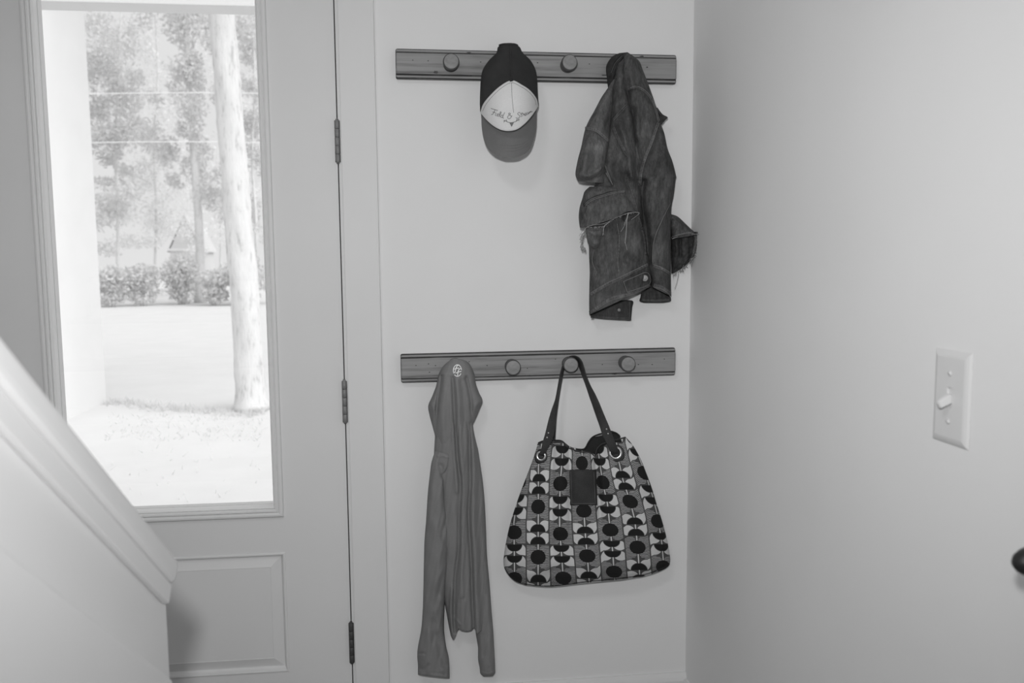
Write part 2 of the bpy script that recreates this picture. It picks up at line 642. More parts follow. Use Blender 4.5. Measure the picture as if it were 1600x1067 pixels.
def bag_mat():
    t = NT('printed_canvas', 0.9, 0.15)
    uvn = t.node('ShaderNodeUVMap'); uvn.uv_map = 'UVMap'
    sp = t.node('ShaderNodeSeparateXYZ'); t.link(uvn.outputs[0], sp.inputs[0])
    u = E_(t, sp.outputs[0]); v = E_(t, sp.outputs[1])
    k = (u + 0.5).floor()
    odd = k.mod(2.0)
    X = ((u - k) * 150.0).abs()
    w_even = v
    w_odd = -(v - 0.5)
    wv = w_even * odd.NOT() + w_odd * odd
    Y = (wv + 0.25).fract() * 323.0
    # stripe cell, 0..163, disc in the middle
    yc = (Y - 80.0).abs()
    disc = (X * X + yc * yc).lt(48.0 * 48.0)
    in_s = Y.lt(160.0).AND(Y.gt(3.0)).AND(X.lt(71.0)).AND(X.gt(7.0))
    q = yc * -1.0 + 77.0           # distance from the cell's nearer end
    cut = X.lt(40.0).AND(q.lt(33.0)).AND(((X - 40.0) * (X - 40.0) + (q - 33.0) * (q - 33.0)).gt(33.0 * 33.0))
    split = yc.lt(3.0)
    wob = E_(t, t.noise(t.coord('UV', (9.0, 30.0, 1)), 1.0, 2))
    per = ((Y + wob * 6.0) * (1 / 10.6)).fract()
    stripe = per.lt(0.50)
    stripes = in_s.AND(cut.NOT()).AND(split.NOT()).AND(stripe)
    # two petal cells
    c1 = Y.gt(167.0).AND(Y.lt(241.0)); c2 = Y.gt(247.0).AND(Y.lt(321.0))
    yy = (Y - 167.0) * c1 + (Y - 247.0) * c2
    inc = c1.OR(c2)
    dome = inc.AND((X * X + (yy - 73.0) * (yy - 73.0)).lt(47.0 * 47.0))
    ring = inc.AND((X * X + (yy - 73.0) * (yy - 73.0)).lt(51.0 * 51.0))
    pet = inc.AND(X.lt(71.0)).AND(X.gt(5.0))
    cA = X.lt(48.0).AND(yy.lt(43.0)).AND(((X - 48.0) * (X - 48.0) + (yy - 43.0) * (yy - 43.0)).gt(43.0 * 43.0))
    cB = X.gt(39.0).AND(yy.gt(42.0)).AND(((X - 39.0) * (X - 39.0) + (yy - 42.0) * (yy - 42.0)).gt(32.0 * 32.0))
    pet = pet.AND(cA.NOT()).AND(cB.NOT()).AND(ring.NOT())
    stem = X.lt(3.6).AND(dome.NOT()).AND(disc.NOT())
    light = pet.OR(stem)
    dark = disc.OR(dome)
    col = t.mix(0.088, 0.40, stripes.v)
    col = t.mix(col, 0.66, light.v)
    col = t.mix(col, 0.020, dark.v)
    fine = t.noise(t.coord('Object'), 900, 2, 0.6)
    col = t.mix(col, t.ramp(fine, [(0.3, 0.88), (0.7, 1.1)]), 1.0, 'MULTIPLY')
    t.bump(fine, 0.2, 0.0004)
    return t.out(col)
M['bag'] = bag_mat()

# ================================================================== THE ROOM
XL, XR, YB, ZC = -2.25, 0.0, -3.6, 2.44
HX = -0.835                                   # hinge line
DXL = HX - 0.813                              # latch edge of the door
JR, JL = HX + 0.003, DXL - 0.003              # jamb faces
DTOP = 2.035

tag(box_obj('floor', XL - 0.14, 0.14, YB - 0.14, 0.14, -0.05, 0.0, M['floor']), kind='structure')
tag(box_obj('ceiling', XL - 0.14, 0.14, YB - 0.14, 0.14, ZC, ZC + 0.12, M['ceiling']), kind='structure')
tag(box_obj('wall_right', 0.0, 0.14, YB - 0.14, 0.14, 0, ZC, M['wall']), kind='structure')
tag(box_obj('wall_left', XL - 0.14, XL, YB - 0.14, 0.14, 0, ZC, M['wall']), kind='structure')
tag(box_obj('wall_front', XL, 0.0, YB - 0.14, YB, 0, ZC, M['wall']), kind='structure')
JT = 0.019
bm = bmesh.new()
ox0, ox1, oz1 = JL - JT, JR + JT, DTOP + 0.003 + JT
xs = [XL, ox0, ox1, 0.0]
zs = [0.0, oz1, ZC]
def add_prism_x(bm, pts, x0, x1):
    a = [bm.verts.new((x0, p[0], p[1])) for p in pts]
    b = [bm.verts.new((x1, p[0], p[1])) for p in pts]
    bm.faces.new(a); bm.faces.new(b[::-1])
    n = len(pts)
    for i in range(n):
        j = (i + 1) % n
        bm.faces.new((a[i], b[i], b[j], a[j]))
# back wall: one connected mesh around the door opening
vg = {}
def vtx(ix, iz, y):
    k = (ix, iz, y)
    if k not in vg: vg[k] = bm.verts.new((xs[ix], y, zs[iz]))
    return vg[k]
for (ix, iz) in ((0, 0), (2, 0), (0, 1), (1, 1), (2, 1)):
    for y in (0.0, 0.14):
        bm.faces.new([vtx(ix, iz, y), vtx(ix + 1, iz, y), vtx(ix + 1, iz + 1, y), vtx(ix, iz + 1, y)])
for a, b in (((1, 0), (1, 1)), ((1, 1), (2, 1)), ((2, 1), (2, 0)), ((0, 0), (1, 0)), ((2, 0), (3, 0)), ((3, 0), (3, 1)), ((3, 1), (3, 2)),
             ((0, 0), (0, 1)), ((0, 1), (0, 2)), ((0, 2), (1, 2)), ((1, 2), (2, 2)), ((2, 2), (3, 2))):
    bm.faces.new([vtx(*a, 0.0), vtx(*b, 0.0), vtx(*b, 0.14), vtx(*a, 0.14)])
tag(bm_obj('wall_back', bm, M['wall']), kind='structure')

# baseboard with a rounded top on the back wall, and along the right wall
BZ = pt(1020, 1056, 0.014).z
CX1 = -0.745                                  # outer edge of the right door casing
def baseboard_profile(h):
    return [(0.0, 0.0), (-0.014, 0.0), (-0.014, h - 0.018), (-0.011, h - 0.010), (-0.008, h - 0.004), (-0.006, h), (0.0, h)]
bm = bmesh.new()
add_prism_x(bm, baseboard_profile(BZ), CX1, -0.0002)
tag(bm_obj('baseboard_back', bm, M['trim']), kind='structure')
bm = bmesh.new()
pr = baseboard_profile(BZ - 0.012)
a = [bm.verts.new((p[0], -0.0145, p[1])) for p in pr]
b = [bm.verts.new((p[0], YB, p[1])) for p in pr]
bm.faces.new(a); bm.faces.new(b[::-1])
for i in range(len(pr)):
    j = (i + 1) % len(pr)
    bm.faces.new((a[i], a[j], b[j], b[i]))
tag(bm_obj('baseboard_right', bm, M['trim']), kind='structure')

# door jamb and casings
box = lambda *a_, **k_: box_obj(*a_, **k_)
bm = bmesh.new()
add_box(bm, JR, JR + JT - 0.0005, -0.004, 0.14, 0.0, DTOP + 0.003)
add_box(bm, JL - JT + 0.0005, JL, -0.004, 0.14, 0.0, DTOP + 0.003)
add_box(bm, JL - JT + 0.0005, JR + JT - 0.0005, -0.004, 0.14, DTOP + 0.003, DTOP + 0.003 + JT - 0.0005)
add_box(bm, JR - 0.012, JR, 0.050, 0.062, 0.0, DTOP + 0.003)
add_box(bm, JL, JL + 0.012, 0.050, 0.062, 0.0, DTOP + 0.003)
tag(bm_obj('trim_1', bm, M['trim']), kind='structure')
def casing(name, x0, x1, z0, z1):
    return tag(box_obj(name, x0, x1, -0.017, -0.0003, z0, z1, M['trim'], bevel=0.0025), kind='structure')
casing('trim_2', JR + 0.007, CX1, 0.0, DTOP + 0.0105)
casing('trim_3', JL - 0.094, JL - 0.007, 0.0, DTOP + 0.0105)
casing('trim_4', JL - 0.094, CX1, DTOP + 0.011, DTOP + 0.10)

# ------------------------------------------------------------------ the glazed door
def pz(px, py, d=0.0): return pt(px, py, d).z
def pxx(px, py, d=0.0): return pt(px, py, d).x
GXR = pxx(428, 760, -0.02); MXR = pxx(442, 760, 0.0)        # glass edge and outer edge of the glazing bead, right
MXL = DXL + (HX - MXR); GXL = DXL + (HX - GXR)
MZ0 = pz(443, 806); GZ0 = pz(428, 786, -0.01)
MZ1 = 1.93; GZ1 = MZ1 - (GZ0 - MZ0)
PXR = pxx(446, 930); PXL = DXL + (HX - PXR)
PZ1 = pz(440, 865); PZ0 = pz(450, 1047)
DY0, DY1 = 0.0, 0.044
bm = bmesh.new()
gx = [DXL, MXL + 0.012, MXR - 0.012, HX]
def slab_grid(bm, cells, X_, Z_):
    vg = {}
    def vt(i, k, y):
        key = (i, k, y)
        if key not in vg: vg[key] = bm.verts.new((X_[i], y, Z_[k]))
        return vg[key]
    for (i, k) in cells:
        for y in (DY0, DY1):
            bm.faces.new([vt(i, k, y), vt(i + 1, k, y), vt(i + 1, k + 1, y), vt(i, k + 1, y)])
        for (di, dk, e) in ((-1, 0, ((i, k), (i, k + 1))), (1, 0, ((i + 1, k), (i + 1, k + 1))),
                            (0, -1, ((i, k), (i + 1, k))), (0, 1, ((i, k + 1), (i + 1, k + 1)))):
            if (i + di, k + dk) not in cells:
                a_, b_ = e
                bm.faces.new([vt(*a_, DY0), vt(*b_, DY0), vt(*b_, DY1), vt(*a_, DY1)])
XX = sorted([DXL, MXL + 0.012, PXL, PXR, MXR - 0.012, HX])
ZZ = [0.008, PZ0, PZ1, MZ0 + 0.012, MZ1 - 0.012, DTOP]
ixg = (XX.index(MXL + 0.012), XX.index(MXR - 0.012)); ixp = (XX.index(PXL), XX.index(PXR))
cells = set()
for i in range(5):
    for k in range(5):
        if k == 3 and ixg[0] <= i < ixg[1]: continue
        if k == 1 and ixp[0] <= i < ixp[1]: continue
        cells.add((i, k))
slab_grid(bm, cells, XX, ZZ)
door = tag(bm_obj('door_1', bm, M['door']), kind='structure')
def frame_ring(name, x0, x1, z0, z1, prof, mat, parent):
    """a mitred moulding: prof = [(inset, y)] from the outer edge to the inner edge"""
    verts, faces = [], []
    n = len(prof)
    for (q, y) in prof:
        verts += [(x0 + q, y, z0 + q), (x1 - q, y, z0 + q), (x1 - q, y, z1 - q), (x0 + q, y, z1 - q)]
    for i in range(n - 1):
        for k in range(4):
            l = (k + 1) % 4
            faces.append((i * 4 + k, i * 4 + l, (i + 1) * 4 + l, (i + 1) * 4 + k))
    return mesh_obj(name, verts, faces, mat, parent)
MW = MXR - GXR
frame_ring('glazing_bead', MXL, MXR, MZ0, MZ1,
           [(0.0, -0.0002), (0.0, -0.007), (0.002, -0.0095), (0.006, -0.0105), (0.009, -0.0095), (0.011, -0.0075), (0.0115, -0.0085),
            (0.014, -0.011), (0.018, -0.0105), (MW * 0.80, -0.002), (MW * 0.86, -0.0035), (MW * 0.92, -0.0030), (MW, 0.004), (MW, 0.022),
            (0.013, 0.022), (0.0125, -0.0002), (0.0, -0.0002)], M['trim'], door)
glass = box_obj('glass_pane', GXL - 0.004, GXR + 0.004, 0.0145, 0.0185, GZ0 - 0.004, GZ1 + 0.004, M['glass'], door)
tag(glass, 'clear glass pane')
frame_ring('outer_glazing_bead', MXL, MXR, MZ0, MZ1, [(0.0, 0.0442), (0.0, 0.052), (0.012, 0.054), (MW, 0.046), (MW, 0.026), (0.013, 0.026),
                                               (0.013, 0.0442), (0.0, 0.0442)], M['trim'], door)
# raised panel: groove, bevel, raised field
prof = [(-0.0035, -0.0003), (-0.003, -0.0018), (0.0, -0.0028), (0.003, -0.0018), (0.005, 0.004), (0.008, 0.0085), (0.010, 0.0085), (0.032, 0.0005), (0.033, 0.0012)]
frame_ring('panel_moulding', PXL, PXR, PZ0, PZ1, prof, M['door'], door)
mesh_obj('panel', [(PXL + 0.033, 0.0012, PZ0 + 0.033), (PXR - 0.033, 0.0012, PZ0 + 0.033), (PXR - 0.033, 0.0012, PZ1 - 0.033), (PXL + 0.033, 0.0012, PZ1 - 0.033),
                   (PXL + 0.033, 0.04, PZ0 + 0.033), (PXR - 0.033, 0.04, PZ0 + 0.033), (PXR - 0.033, 0.04, PZ1 - 0.033), (PXL + 0.033, 0.04, PZ1 - 0.033)],
         [(0, 1, 2, 3), (7, 6, 5, 4), (0, 4, 5, 1), (1, 5, 6, 2), (2, 6, 7, 3), (3, 7, 4, 0)], M['door'], door)
# near-black strip stands in for the shade inside the hinge gap
box_obj('gap_shade_strip', JR - 0.0028, JR - 0.0002, 0.012, 0.046, 0.01, DTOP - 0.01, M['gap'], door)

# hinges: five knuckles on a pin, two leaf edges
for hi, (px, y0, y1, mt) in enumerate(((524, 188, 254, 'hinge'), (534, 595, 660, 'hinge'), (549, 973, 1035, 'hinge_dark'))):
    z1 = pz(px, y0, 0.006); z0 = pz(px, y1, 0.006)
    xh = HX + 0.0015
    hg = bpy.data.objects.new('hinge', None); C.objects.link(hg); hg.location = (xh, -0.0065, z0)
    hg.parent = door
    n = 5
    for k in range(n):
        a = z0 + (z1 - z0) * k / n + 0.0004; b = z0 + (z1 - z0) * (k + 1) / n - 0.0004
        lathe('knuckle', [(0.0, 0.0), (0.0059, 0.0), (0.0062, 0.0003), (0.0062, b - a - 0.0003), (0.0059, b - a), (0.0, b - a)], (0, 0, 1), (xh, -0.0065, a), M[mt], hg, 16)
    lathe('hinge_pin', [(0.0, -0.003), (0.0035, -0.0025), (0.0035, z1 - z0 + 0.002), (0.0028, z1 - z0 + 0.0035), (0.0, z1 - z0 + 0.004)], (0, 0, 1), (xh, -0.0065, z0), M[mt], hg, 12)
    for nm, x0, x1 in (('hinge_leaf', xh - 0.0012, xh - 0.0002), ('hinge_leaf', xh + 0.0002, xh + 0.0012)):
        adopt(box_obj(nm, x0, x1, -0.004, 0.011, z0 + 0.001, z1 - 0.001, M[mt]), hg)

# ------------------------------------------------------------------ knee wall of the stairs, with its sloping cap
KX = ptx(262, 960, -1).x
YE = -0.93                                     # far end of the knee wall
KX = pt(261, 960, -YE).x                       # its right face
SL = 0.80
zc_end = pt(277, 861, -YE - 0.016).z - 0.038                   # top of the wall at its end, just under the cap
KW = 0.115
YN = -2.75
def zline(y, z_at_end): return z_at_end + (YE - y) * SL
bm = bmesh.new()
ztop = lambda y: zline(y, zc_end)
pf = [(YE, 0.0), (YE, ztop(YE)), (YN, ztop(YN)), (YN, 0.0)]
add_prism_x(bm, [(p_[0], p_[1]) for p_ in pf], KX - KW, KX)
bmesh.ops.bevel(bm, geom=[e for e in bm.edges if abs(e.verts[0].co.y - YE) < 1e-6 and abs(e.verts[1].co.y - YE) < 1e-6], offset=0.003, segments=2, affect='EDGES')
knee = tag(bm_obj('wall_knee', bm, M['knee']), kind='structure')
def slope_board(name, x0, x1, za, zb, ya, yb, mat, parent, bev):
    """board that follows the slope between two heights measured at the wall's end"""
    bm = bmesh.new()
    vs_ = []
    for y in (ya, yb):
        for (x, z) in ((x0, za), (x1, za), (x1, zb), (x0, zb)):
            yy = y - (0.488 * (zb - z) if y == ya else 0.0)      # the end is cut square to the slope
            vs_.append(bm.verts.new((x, yy, zline(yy, z))))
    for f in ((0, 1, 2, 3), (7, 6, 5, 4), (0, 4, 5, 1), (1, 5, 6, 2), (2, 6, 7, 3), (3, 7, 4, 0)):
        bm.faces.new([vs_[i] for i in f])
    bmesh.ops.recalc_face_normals(bm, faces=bm.faces)
    if bev:
        bmesh.ops.bevel(bm, geom=list(bm.edges), offset=bev, segments=3, affect='EDGES', profile=0.6)
    o = bm_obj(name, bm, mat, parent, smooth=False)
    return o
slope_board('cap_board', KX - KW - 0.016, KX + 0.014, zc_end + 0.0005, zc_end + 0.038, YE + 0.016, YN, M['knee'], knee, 0.009)
slope_board('cap_moulding', KX + 0.0003, KX + 0.009, zc_end - 0.030, zc_end, YE - 0.003, YN, M['knee'], knee, 0.003)
zs3 = ptx(120, 990, KX).z; ys3 = ptx(120, 990, KX).y
zskirt = zs3 - (YE - ys3) * SL
slope_board('skirt_board', KX + 0.0003, KX + 0.032, zskirt - 0.20, zskirt, YE - 0.09, YN, M['knee'], knee, 0.006)
# steps behind it, going up towards the viewer
RISE, RUN = 0.185, 0.25
ns = 8
bm = bmesh.new()
st = [(-0.98, 0.0)]
for k in range(ns):
    st.append((-0.98 - RUN * k, RISE * (k + 1)))
    st.append((-0.98 - RUN * (k + 1), RISE * (k + 1)))
st.append((-0.98 - RUN * ns, 0.0))
add_prism_x(bm, st, XL + 0.001, KX - KW - 0.001)
stairs = tag(bm_obj('stairs', bm, M['knee']), kind='structure')
for k in range(ns):
    y1 = -0.98 - RUN * k
    box_obj('tread', XL + 0.002, KX - KW - 0.002, y1 - RUN + 0.001, y1 + 0.025, RISE * (k + 1) + 0.0005, RISE * (k + 1) + 0.026, M['floor'], stairs, 0.004)

# ------------------------------------------------------------------ ceiling lamp (out of view, above the hall)
LX, LY = -1.15, -1.75
lampo = tag(empty('ceiling_lamp', (LX, LY, ZC)), 'round white glass ceiling lamp over the hall, above the view', 'lamp')
lathe('base_plate', [(0.0, 0.0), (0.22, 0.0), (0.22, -0.015), (0.21, -0.022), (0.0, -0.022)], (0, 0, 1), (LX, LY, ZC), M['trim'], lampo)
lathe('glass_shade', [(0.0, -0.0225), (0.205, -0.0225), (0.21, -0.04), (0.18, -0.07), (0.10, -0.092), (0.0, -0.10)], (0, 0, 1), (LX, LY, ZC), M['lampglass'], lampo)
lo = lamp('ceiling_lamp_light', 'AREA', (LX, LY, ZC - 0.106), CEILING_LAMP_POWER, 0.42, (LX, LY, 0))

# ------------------------------------------------------------------ light switch on the right wall
sc_ = ptx(1489, 621, 0.0)
sw = tag(empty('light_switch', (0, sc_.y, sc_.z)), 'white toggle light switch plate on the right wall', 'light switch')
hw, hh, tk = 0.035, 0.0585, 0.0050
verts, faces = [], []
for (q, x) in ((0.0, -0.0003), (0.0, -0.0012), (0.0025, -0.0030), (0.006, -0.0044), (0.009, -tk)):
    verts += [(x, sc_.y - hw + q, sc_.z - hh + q), (x, sc_.y + hw - q, sc_.z - hh + q), (x, sc_.y + hw - q, sc_.z + hh - q), (x, sc_.y - hw + q, sc_.z + hh - q)]
for i in range(4):
    for k in range(4):
        l = (k + 1) % 4
        faces.append((i * 4 + k, i * 4 + l, i * 4 + 4 + l, i * 4 + 4 + k))
# face with a rectangular slot for the toggle
b = 16
sw_h, sw_w = 0.0125, 0.0052
verts += [(-tk, sc_.y - sw_w, sc_.z - sw_h), (-tk, sc_.y + sw_w, sc_.z - sw_h), (-tk, sc_.y + sw_w, sc_.z + sw_h), (-tk, sc_.y - sw_w, sc_.z + sw_h)]
for k in range(4):
    l = (k + 1) % 4
    faces.append((16 + k, 16 + l, 20 + l, 20 + k))
verts += [(-0.002, v_[1], v_[2]) for v_ in verts[20:24]]
for k in range(4):
    l = (k + 1) % 4
    faces.append((20 + k, 20 + l, 24 + l, 24 + k))
faces.append((24, 25, 26, 27))
plate = mesh_obj('cover_plate', verts, faces, M['plastic']); adopt(plate, sw)
bm = bmesh.new()
bmesh.ops.create_cube(bm, size=1.0)
for v_ in bm.verts:
    tip = v_.co.x < 0
    v_.co = Vector(((-0.0215 if tip else -0.0025), v_.co.y * (0.0062 if tip else 0.0090), v_.co.z * (0.0085 if tip else 0.0125)))
bmesh.ops.bevel(bm, geom=list(bm.edges), offset=0.0012, segments=2, affect='EDGES')
bmesh.ops.rotate(bm, verts=bm.verts, cent=(-0.0025, 0, 0), matrix=Matrix.Rotation(math.radians(-28), 3, 'Y'))
bmesh.ops.translate(bm, verts=bm.verts, vec=(0, sc_.y, sc_.z))
tg = bm_obj('toggle', bm, M['plastic']); adopt(tg, sw)
for dz in (0.030, -0.030):
    lathe('screw', [(0.0, 0.0), (0.0034, 0.0), (0.0030, 0.0010), (0.0, 0.0013)], (-1, 0, 0), (-tk - 0.0002, sc_.y, sc_.z + dz), M['plastic'], sw, 14)

# ------------------------------------------------------------------ dark knob on the right wall, cut by the frame
kp = ptx(1640, 877, -0.048)
kn = tag(empty('door_knob', (0, kp.y, kp.z)), 'dark bronze knob sticking out of the right wall', 'knob')
lathe('rosette', [(0.0, 0.0003), (0.032, 0.0003), (0.032, 0.004), (0.027, 0.008), (0.0, 0.008)], (-1, 0, 0), (0, kp.y, kp.z), M['knob'], kn)
lathe('stem', [(0.0, 0.0), (0.011, 0.0), (0.009, 0.012), (0.011, 0.026), (0.0, 0.026)], (-1, 0, 0), (-0.0082, kp.y, kp.z), M['knob'], kn)
lathe('knob', [(0.0, 0.0), (0.009, 0.0), (0.0140, 0.006), (0.0165, 0.015), (0.0170, 0.022), (0.0160, 0.031), (0.0135, 0.039), (0.0095, 0.046), (0.005, 0.050), (0.0, 0.0515)], (-1, 0, 0), (-0.0345, kp.y, kp.z), M['knob'], kn)

# ================================================================== THE TWO PEG RACKS
TH = 0.021
def peg_rack(name, label, left, right, h, peg_px, nails, marks):
    pl = pt(left[0], left[1], TH); pr_ = pt(right[0], right[1], TH)
    Lx = pr_.x - pl.x
    ang = math.atan2(pr_.z - pl.z, Lx)
    root = tag(empty(name, (pl.x, 0, pl.z)), label, 'coat rack', 'pair of grey wooden peg racks')
    root.rotation_euler = (0, -ang, 0)
    H = h / 2
    prof = [(-0.0004, -H + 0.001), (-0.0145, -H), (-0.0175, -H + 0.0008), (-0.0190, -H + 0.0026), (-0.0192, -H + 0.0066), (-0.0176, -H + 0.0076), (-0.0178, -H + 0.0088),
            (-TH, -H + 0.0104), (-TH, H - 0.0104), (-0.0178, H - 0.0088), (-0.0176, H - 0.0076), (-0.0192, H - 0.0066), (-0.0190, H - 0.0026), (-0.0175, H - 0.0008),
            (-0.0145, H), (-0.0004, H - 0.001)]
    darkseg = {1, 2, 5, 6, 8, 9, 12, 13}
    n = len(prof)
    stations = [(0.0, 0.0035, 0.0030), (0.0012, 0.0014, 0.0012), (0.0036, 0.0, 0.0), (Lx * 0.33, 0, 0), (Lx * 0.66, 0, 0), (Lx - 0.0036, 0.0, 0.0), (Lx - 0.0012, 0.0014, 0.0012), (Lx, 0.0035, 0.0030)]
    verts, faces, mi = [], [], []
    for (x, iy, iz) in stations:
        for (y, z) in prof:
            yy = y if y > -0.01 else y + iy
            verts.append((x, yy, z * (1 - iz / H)))
    ns_ = len(stations)
    for s_ in range(ns_ - 1):
        for k in range(n - 1):
            faces.append((s_ * n + k, s_ * n + k + 1, (s_ + 1) * n + k + 1, (s_ + 1) * n + k))
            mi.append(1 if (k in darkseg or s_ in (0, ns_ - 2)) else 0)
        faces.append((s_ * n + n - 1, s_ * n, (s_ + 1) * n, (s_ + 1) * n + n - 1)); mi.append(0)
    faces.append(tuple(range(n - 1, -1, -1))); mi.append(1)
    faces.append(tuple((ns_ - 1) * n + k for k in range(n))); mi.append(1)
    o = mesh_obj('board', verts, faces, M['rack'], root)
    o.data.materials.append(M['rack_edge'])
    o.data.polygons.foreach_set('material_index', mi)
    bmx = bmesh.new(); bmx.from_mesh(o.data); bmesh.ops.recalc_face_normals(bmx, faces=bmx.faces); bmx.to_mesh(o.data); bmx.free()
    def local(px, py, d):
        p_ = pt(px, py, d)
        q = p_ - Vector((pl.x, 0, pl.z))
        return Vector((q.x * math.cos(ang) + q.z * math.sin(ang), q.y, -q.x * math.sin(ang) + q.z * math.cos(ang)))
    # small dark nail holes and worn patches rubbed through the paint
    for (nx, ny) in nails:
        c = local(nx, ny, TH)
        vv = [(c.x + math.cos(a_) * 0.0018 * random.uniform(.7, 1.2), -TH - 0.0003, c.z + math.sin(a_) * 0.0011) for a_ in np.linspace(0, 2 * math.pi, 9)[:-1]]
        vb = [(v_[0], -TH + 0.0004, v_[2]) for v_ in vv]
        mesh_obj('nail_hole', vv + vb, [tuple(range(7, -1, -1))] + [(k, (k + 1) % 8, 8 + (k + 1) % 8, 8 + k) for k in range(8)], M['rack_edge'], root)
    for (nx, ny, ln, ht) in marks:
        c = local(nx, ny, TH)
        rr = random.Random(int(nx * 7 + ny))
        vv = [(c.x + math.cos(a_) * ln * 0.5 * rr.uniform(.6, 1.15), -TH - 0.0003, c.z + math.sin(a_) * ht * 0.5 * rr.uniform(.5, 1.2)) for a_ in np.linspace(0, 2 * math.pi, 13)[:-1]]
        vb = [(v_[0], -TH + 0.0004, v_[2]) for v_ in vv]
        mesh_obj('worn_patch', vv + vb, [tuple(range(11, -1, -1))] + [(k, (k + 1) % 12, 12 + (k + 1) % 12, 12 + k) for k in range(12)], M['rack_edge'], root)
    first = None
    for (nx, ny) in peg_px:
        c = local(nx, ny, 0.056)
        ctr = Vector((c.x, -TH, c.z))
        if first is None:
            prof_p = [(0.0, 0.0003), (0.0165, 0.0003), (0.0168, 0.0016), (0.0125, 0.0035), (0.0095, 0.008), (0.0095, 0.016), (0.0125, 0.0195), (0.0172, 0.0215), (0.0184, 0.0245),
                      (0.0184, 0.0290), (0.0176, 0.0322), (0.0160, 0.0338), (0.0145, 0.0345), (0.0, 0.0350)]
            o = lathe('peg', prof_p, (0, -1, 0), (0, 0, 0), M['peg'], None, 32)
            o.data.materials.append(M['peg_side'])
            for p_ in o.data.polygons:
                d_ = -p_.center.y
                r_ = math.hypot(p_.center.x, p_.center.z)
                if d_ < 0.0030 or (0.0152 < r_ and d_ < 0.0335):
                    p_.material_index = 1
            first = o
        else:
            o = first.copy(); C.objects.link(o)
        o.parent = root
        o.location = ctr
    return root

peg_rack('peg_rack', 'upper grey distressed wooden peg rack holding the cap and denim jacket', (618, 98.5), (1057.5, 108), 0.0665,
         [(705, 95.5), (798, 97), (890.5, 97), (982, 99)], [(645, 94), (669, 95), (751, 97), (921, 100), (840, 98)],
         [(681, 113, .012, .007), (733, 82, .012, .003), (768, 118, .02, .004), (945, 117.5, .02, .003), (1003, 88, .012, .003), (1011, 105, .006, .003)])
peg_rack('peg_rack', 'lower grey distressed wooden peg rack holding the hooded shirt and tote bag', (626, 576), (1056, 565), 0.0675,
         [(712, 573), (802, 574.5), (892.5, 570.5), (982, 569)], [(650, 571), (669.5, 568.5), (680.5, 571), (671, 581.5), (761, 571), (824, 575.5), (868, 561), (941, 569.5), (997.5, 569.5), (1019, 569.5), (1038, 561), (733, 565)],
         [(826, 586.5, .013, .003), (881, 553.5, .012, .003), (1000, 551, .016, .003), (960, 584, .014, .003), (745, 556.5, .014, .003)])

# ================================================================== THE CAP
def zc(lst, ox, oy, s): return [(ox + x / s, oy + y / s) for (x, y) in lst]
cap = tag(empty('trucker_cap', pt(798, 240, 0.06)), 'dark mesh trucker cap with white front panel and grey brim', 'cap')
HS = (740, 50, 5.083)
cap_rows = []
for (xl, xr, y, d, th) in (
        (228, 335, 95, .026, .020), (192, 368, 122, .027, .032), (181, 391, 165, .028, .046), (122, 452, 225, .030, .062), (73, 492, 300, .032, .080),
        (57, 505, 380, .034, .095), (52, 508, 460, .036, .104), (49, 513, 540, .038, .108), (50, 514, 594, .040, .106), (58, 478, 645, .046, .089), (112, 426, 700, .052, .075), (172, 372, 745, .060, .060), (230, 345, 762, .066, .052)):
    cap_rows.append((HS[0] + xl / HS[2], HS[1] + y / HS[2], HS[0] + xr / HS[2], HS[1] + y / HS[2], d, th))
crown = loft('crown', cap_rows, M['cap_mesh'], cap, 90, 60, p=2.2,
             folds=[(zc([(292, 100), (296, 390)], *HS), 3.0, 0.0015), (zc([(300, 380), (180, 470), (60, 600)], *HS), 2.0, 0.002), (zc([(300, 380), (430, 440), (512, 560)], *HS), 2.0, 0.002),
                    (zc([(180, 330), (330, 345), (470, 330)], *HS), 5, -0.002), (zc([(215, 200), (230, 330)], *HS), 6, -0.002)])
# the foam front keeps its own smooth curve below the crown's edge: a temporary guide surface gives it
g_rows = cap_rows[:8] + [(HS[0] + xl / HS[2], HS[1] + y / HS[2], HS[0] + xr / HS[2], HS[1] + y / HS[2], d, th) for (xl, xr, y, d, th) in
                         ((49, 515, 595, .040, .107), (48, 517, 650, .042, .101), (58, 510, 712, .046, .092), (90, 485, 770, .050, .083), (140, 440, 830, .054, .074))]
guide = loft('cap_guide', g_rows, None, None, 90, 60, p=2.2)
bvguide = bvh_of([guide])
bpy.data.objects.remove(guide, do_unlink=True)
bv = bvh_of([crown])
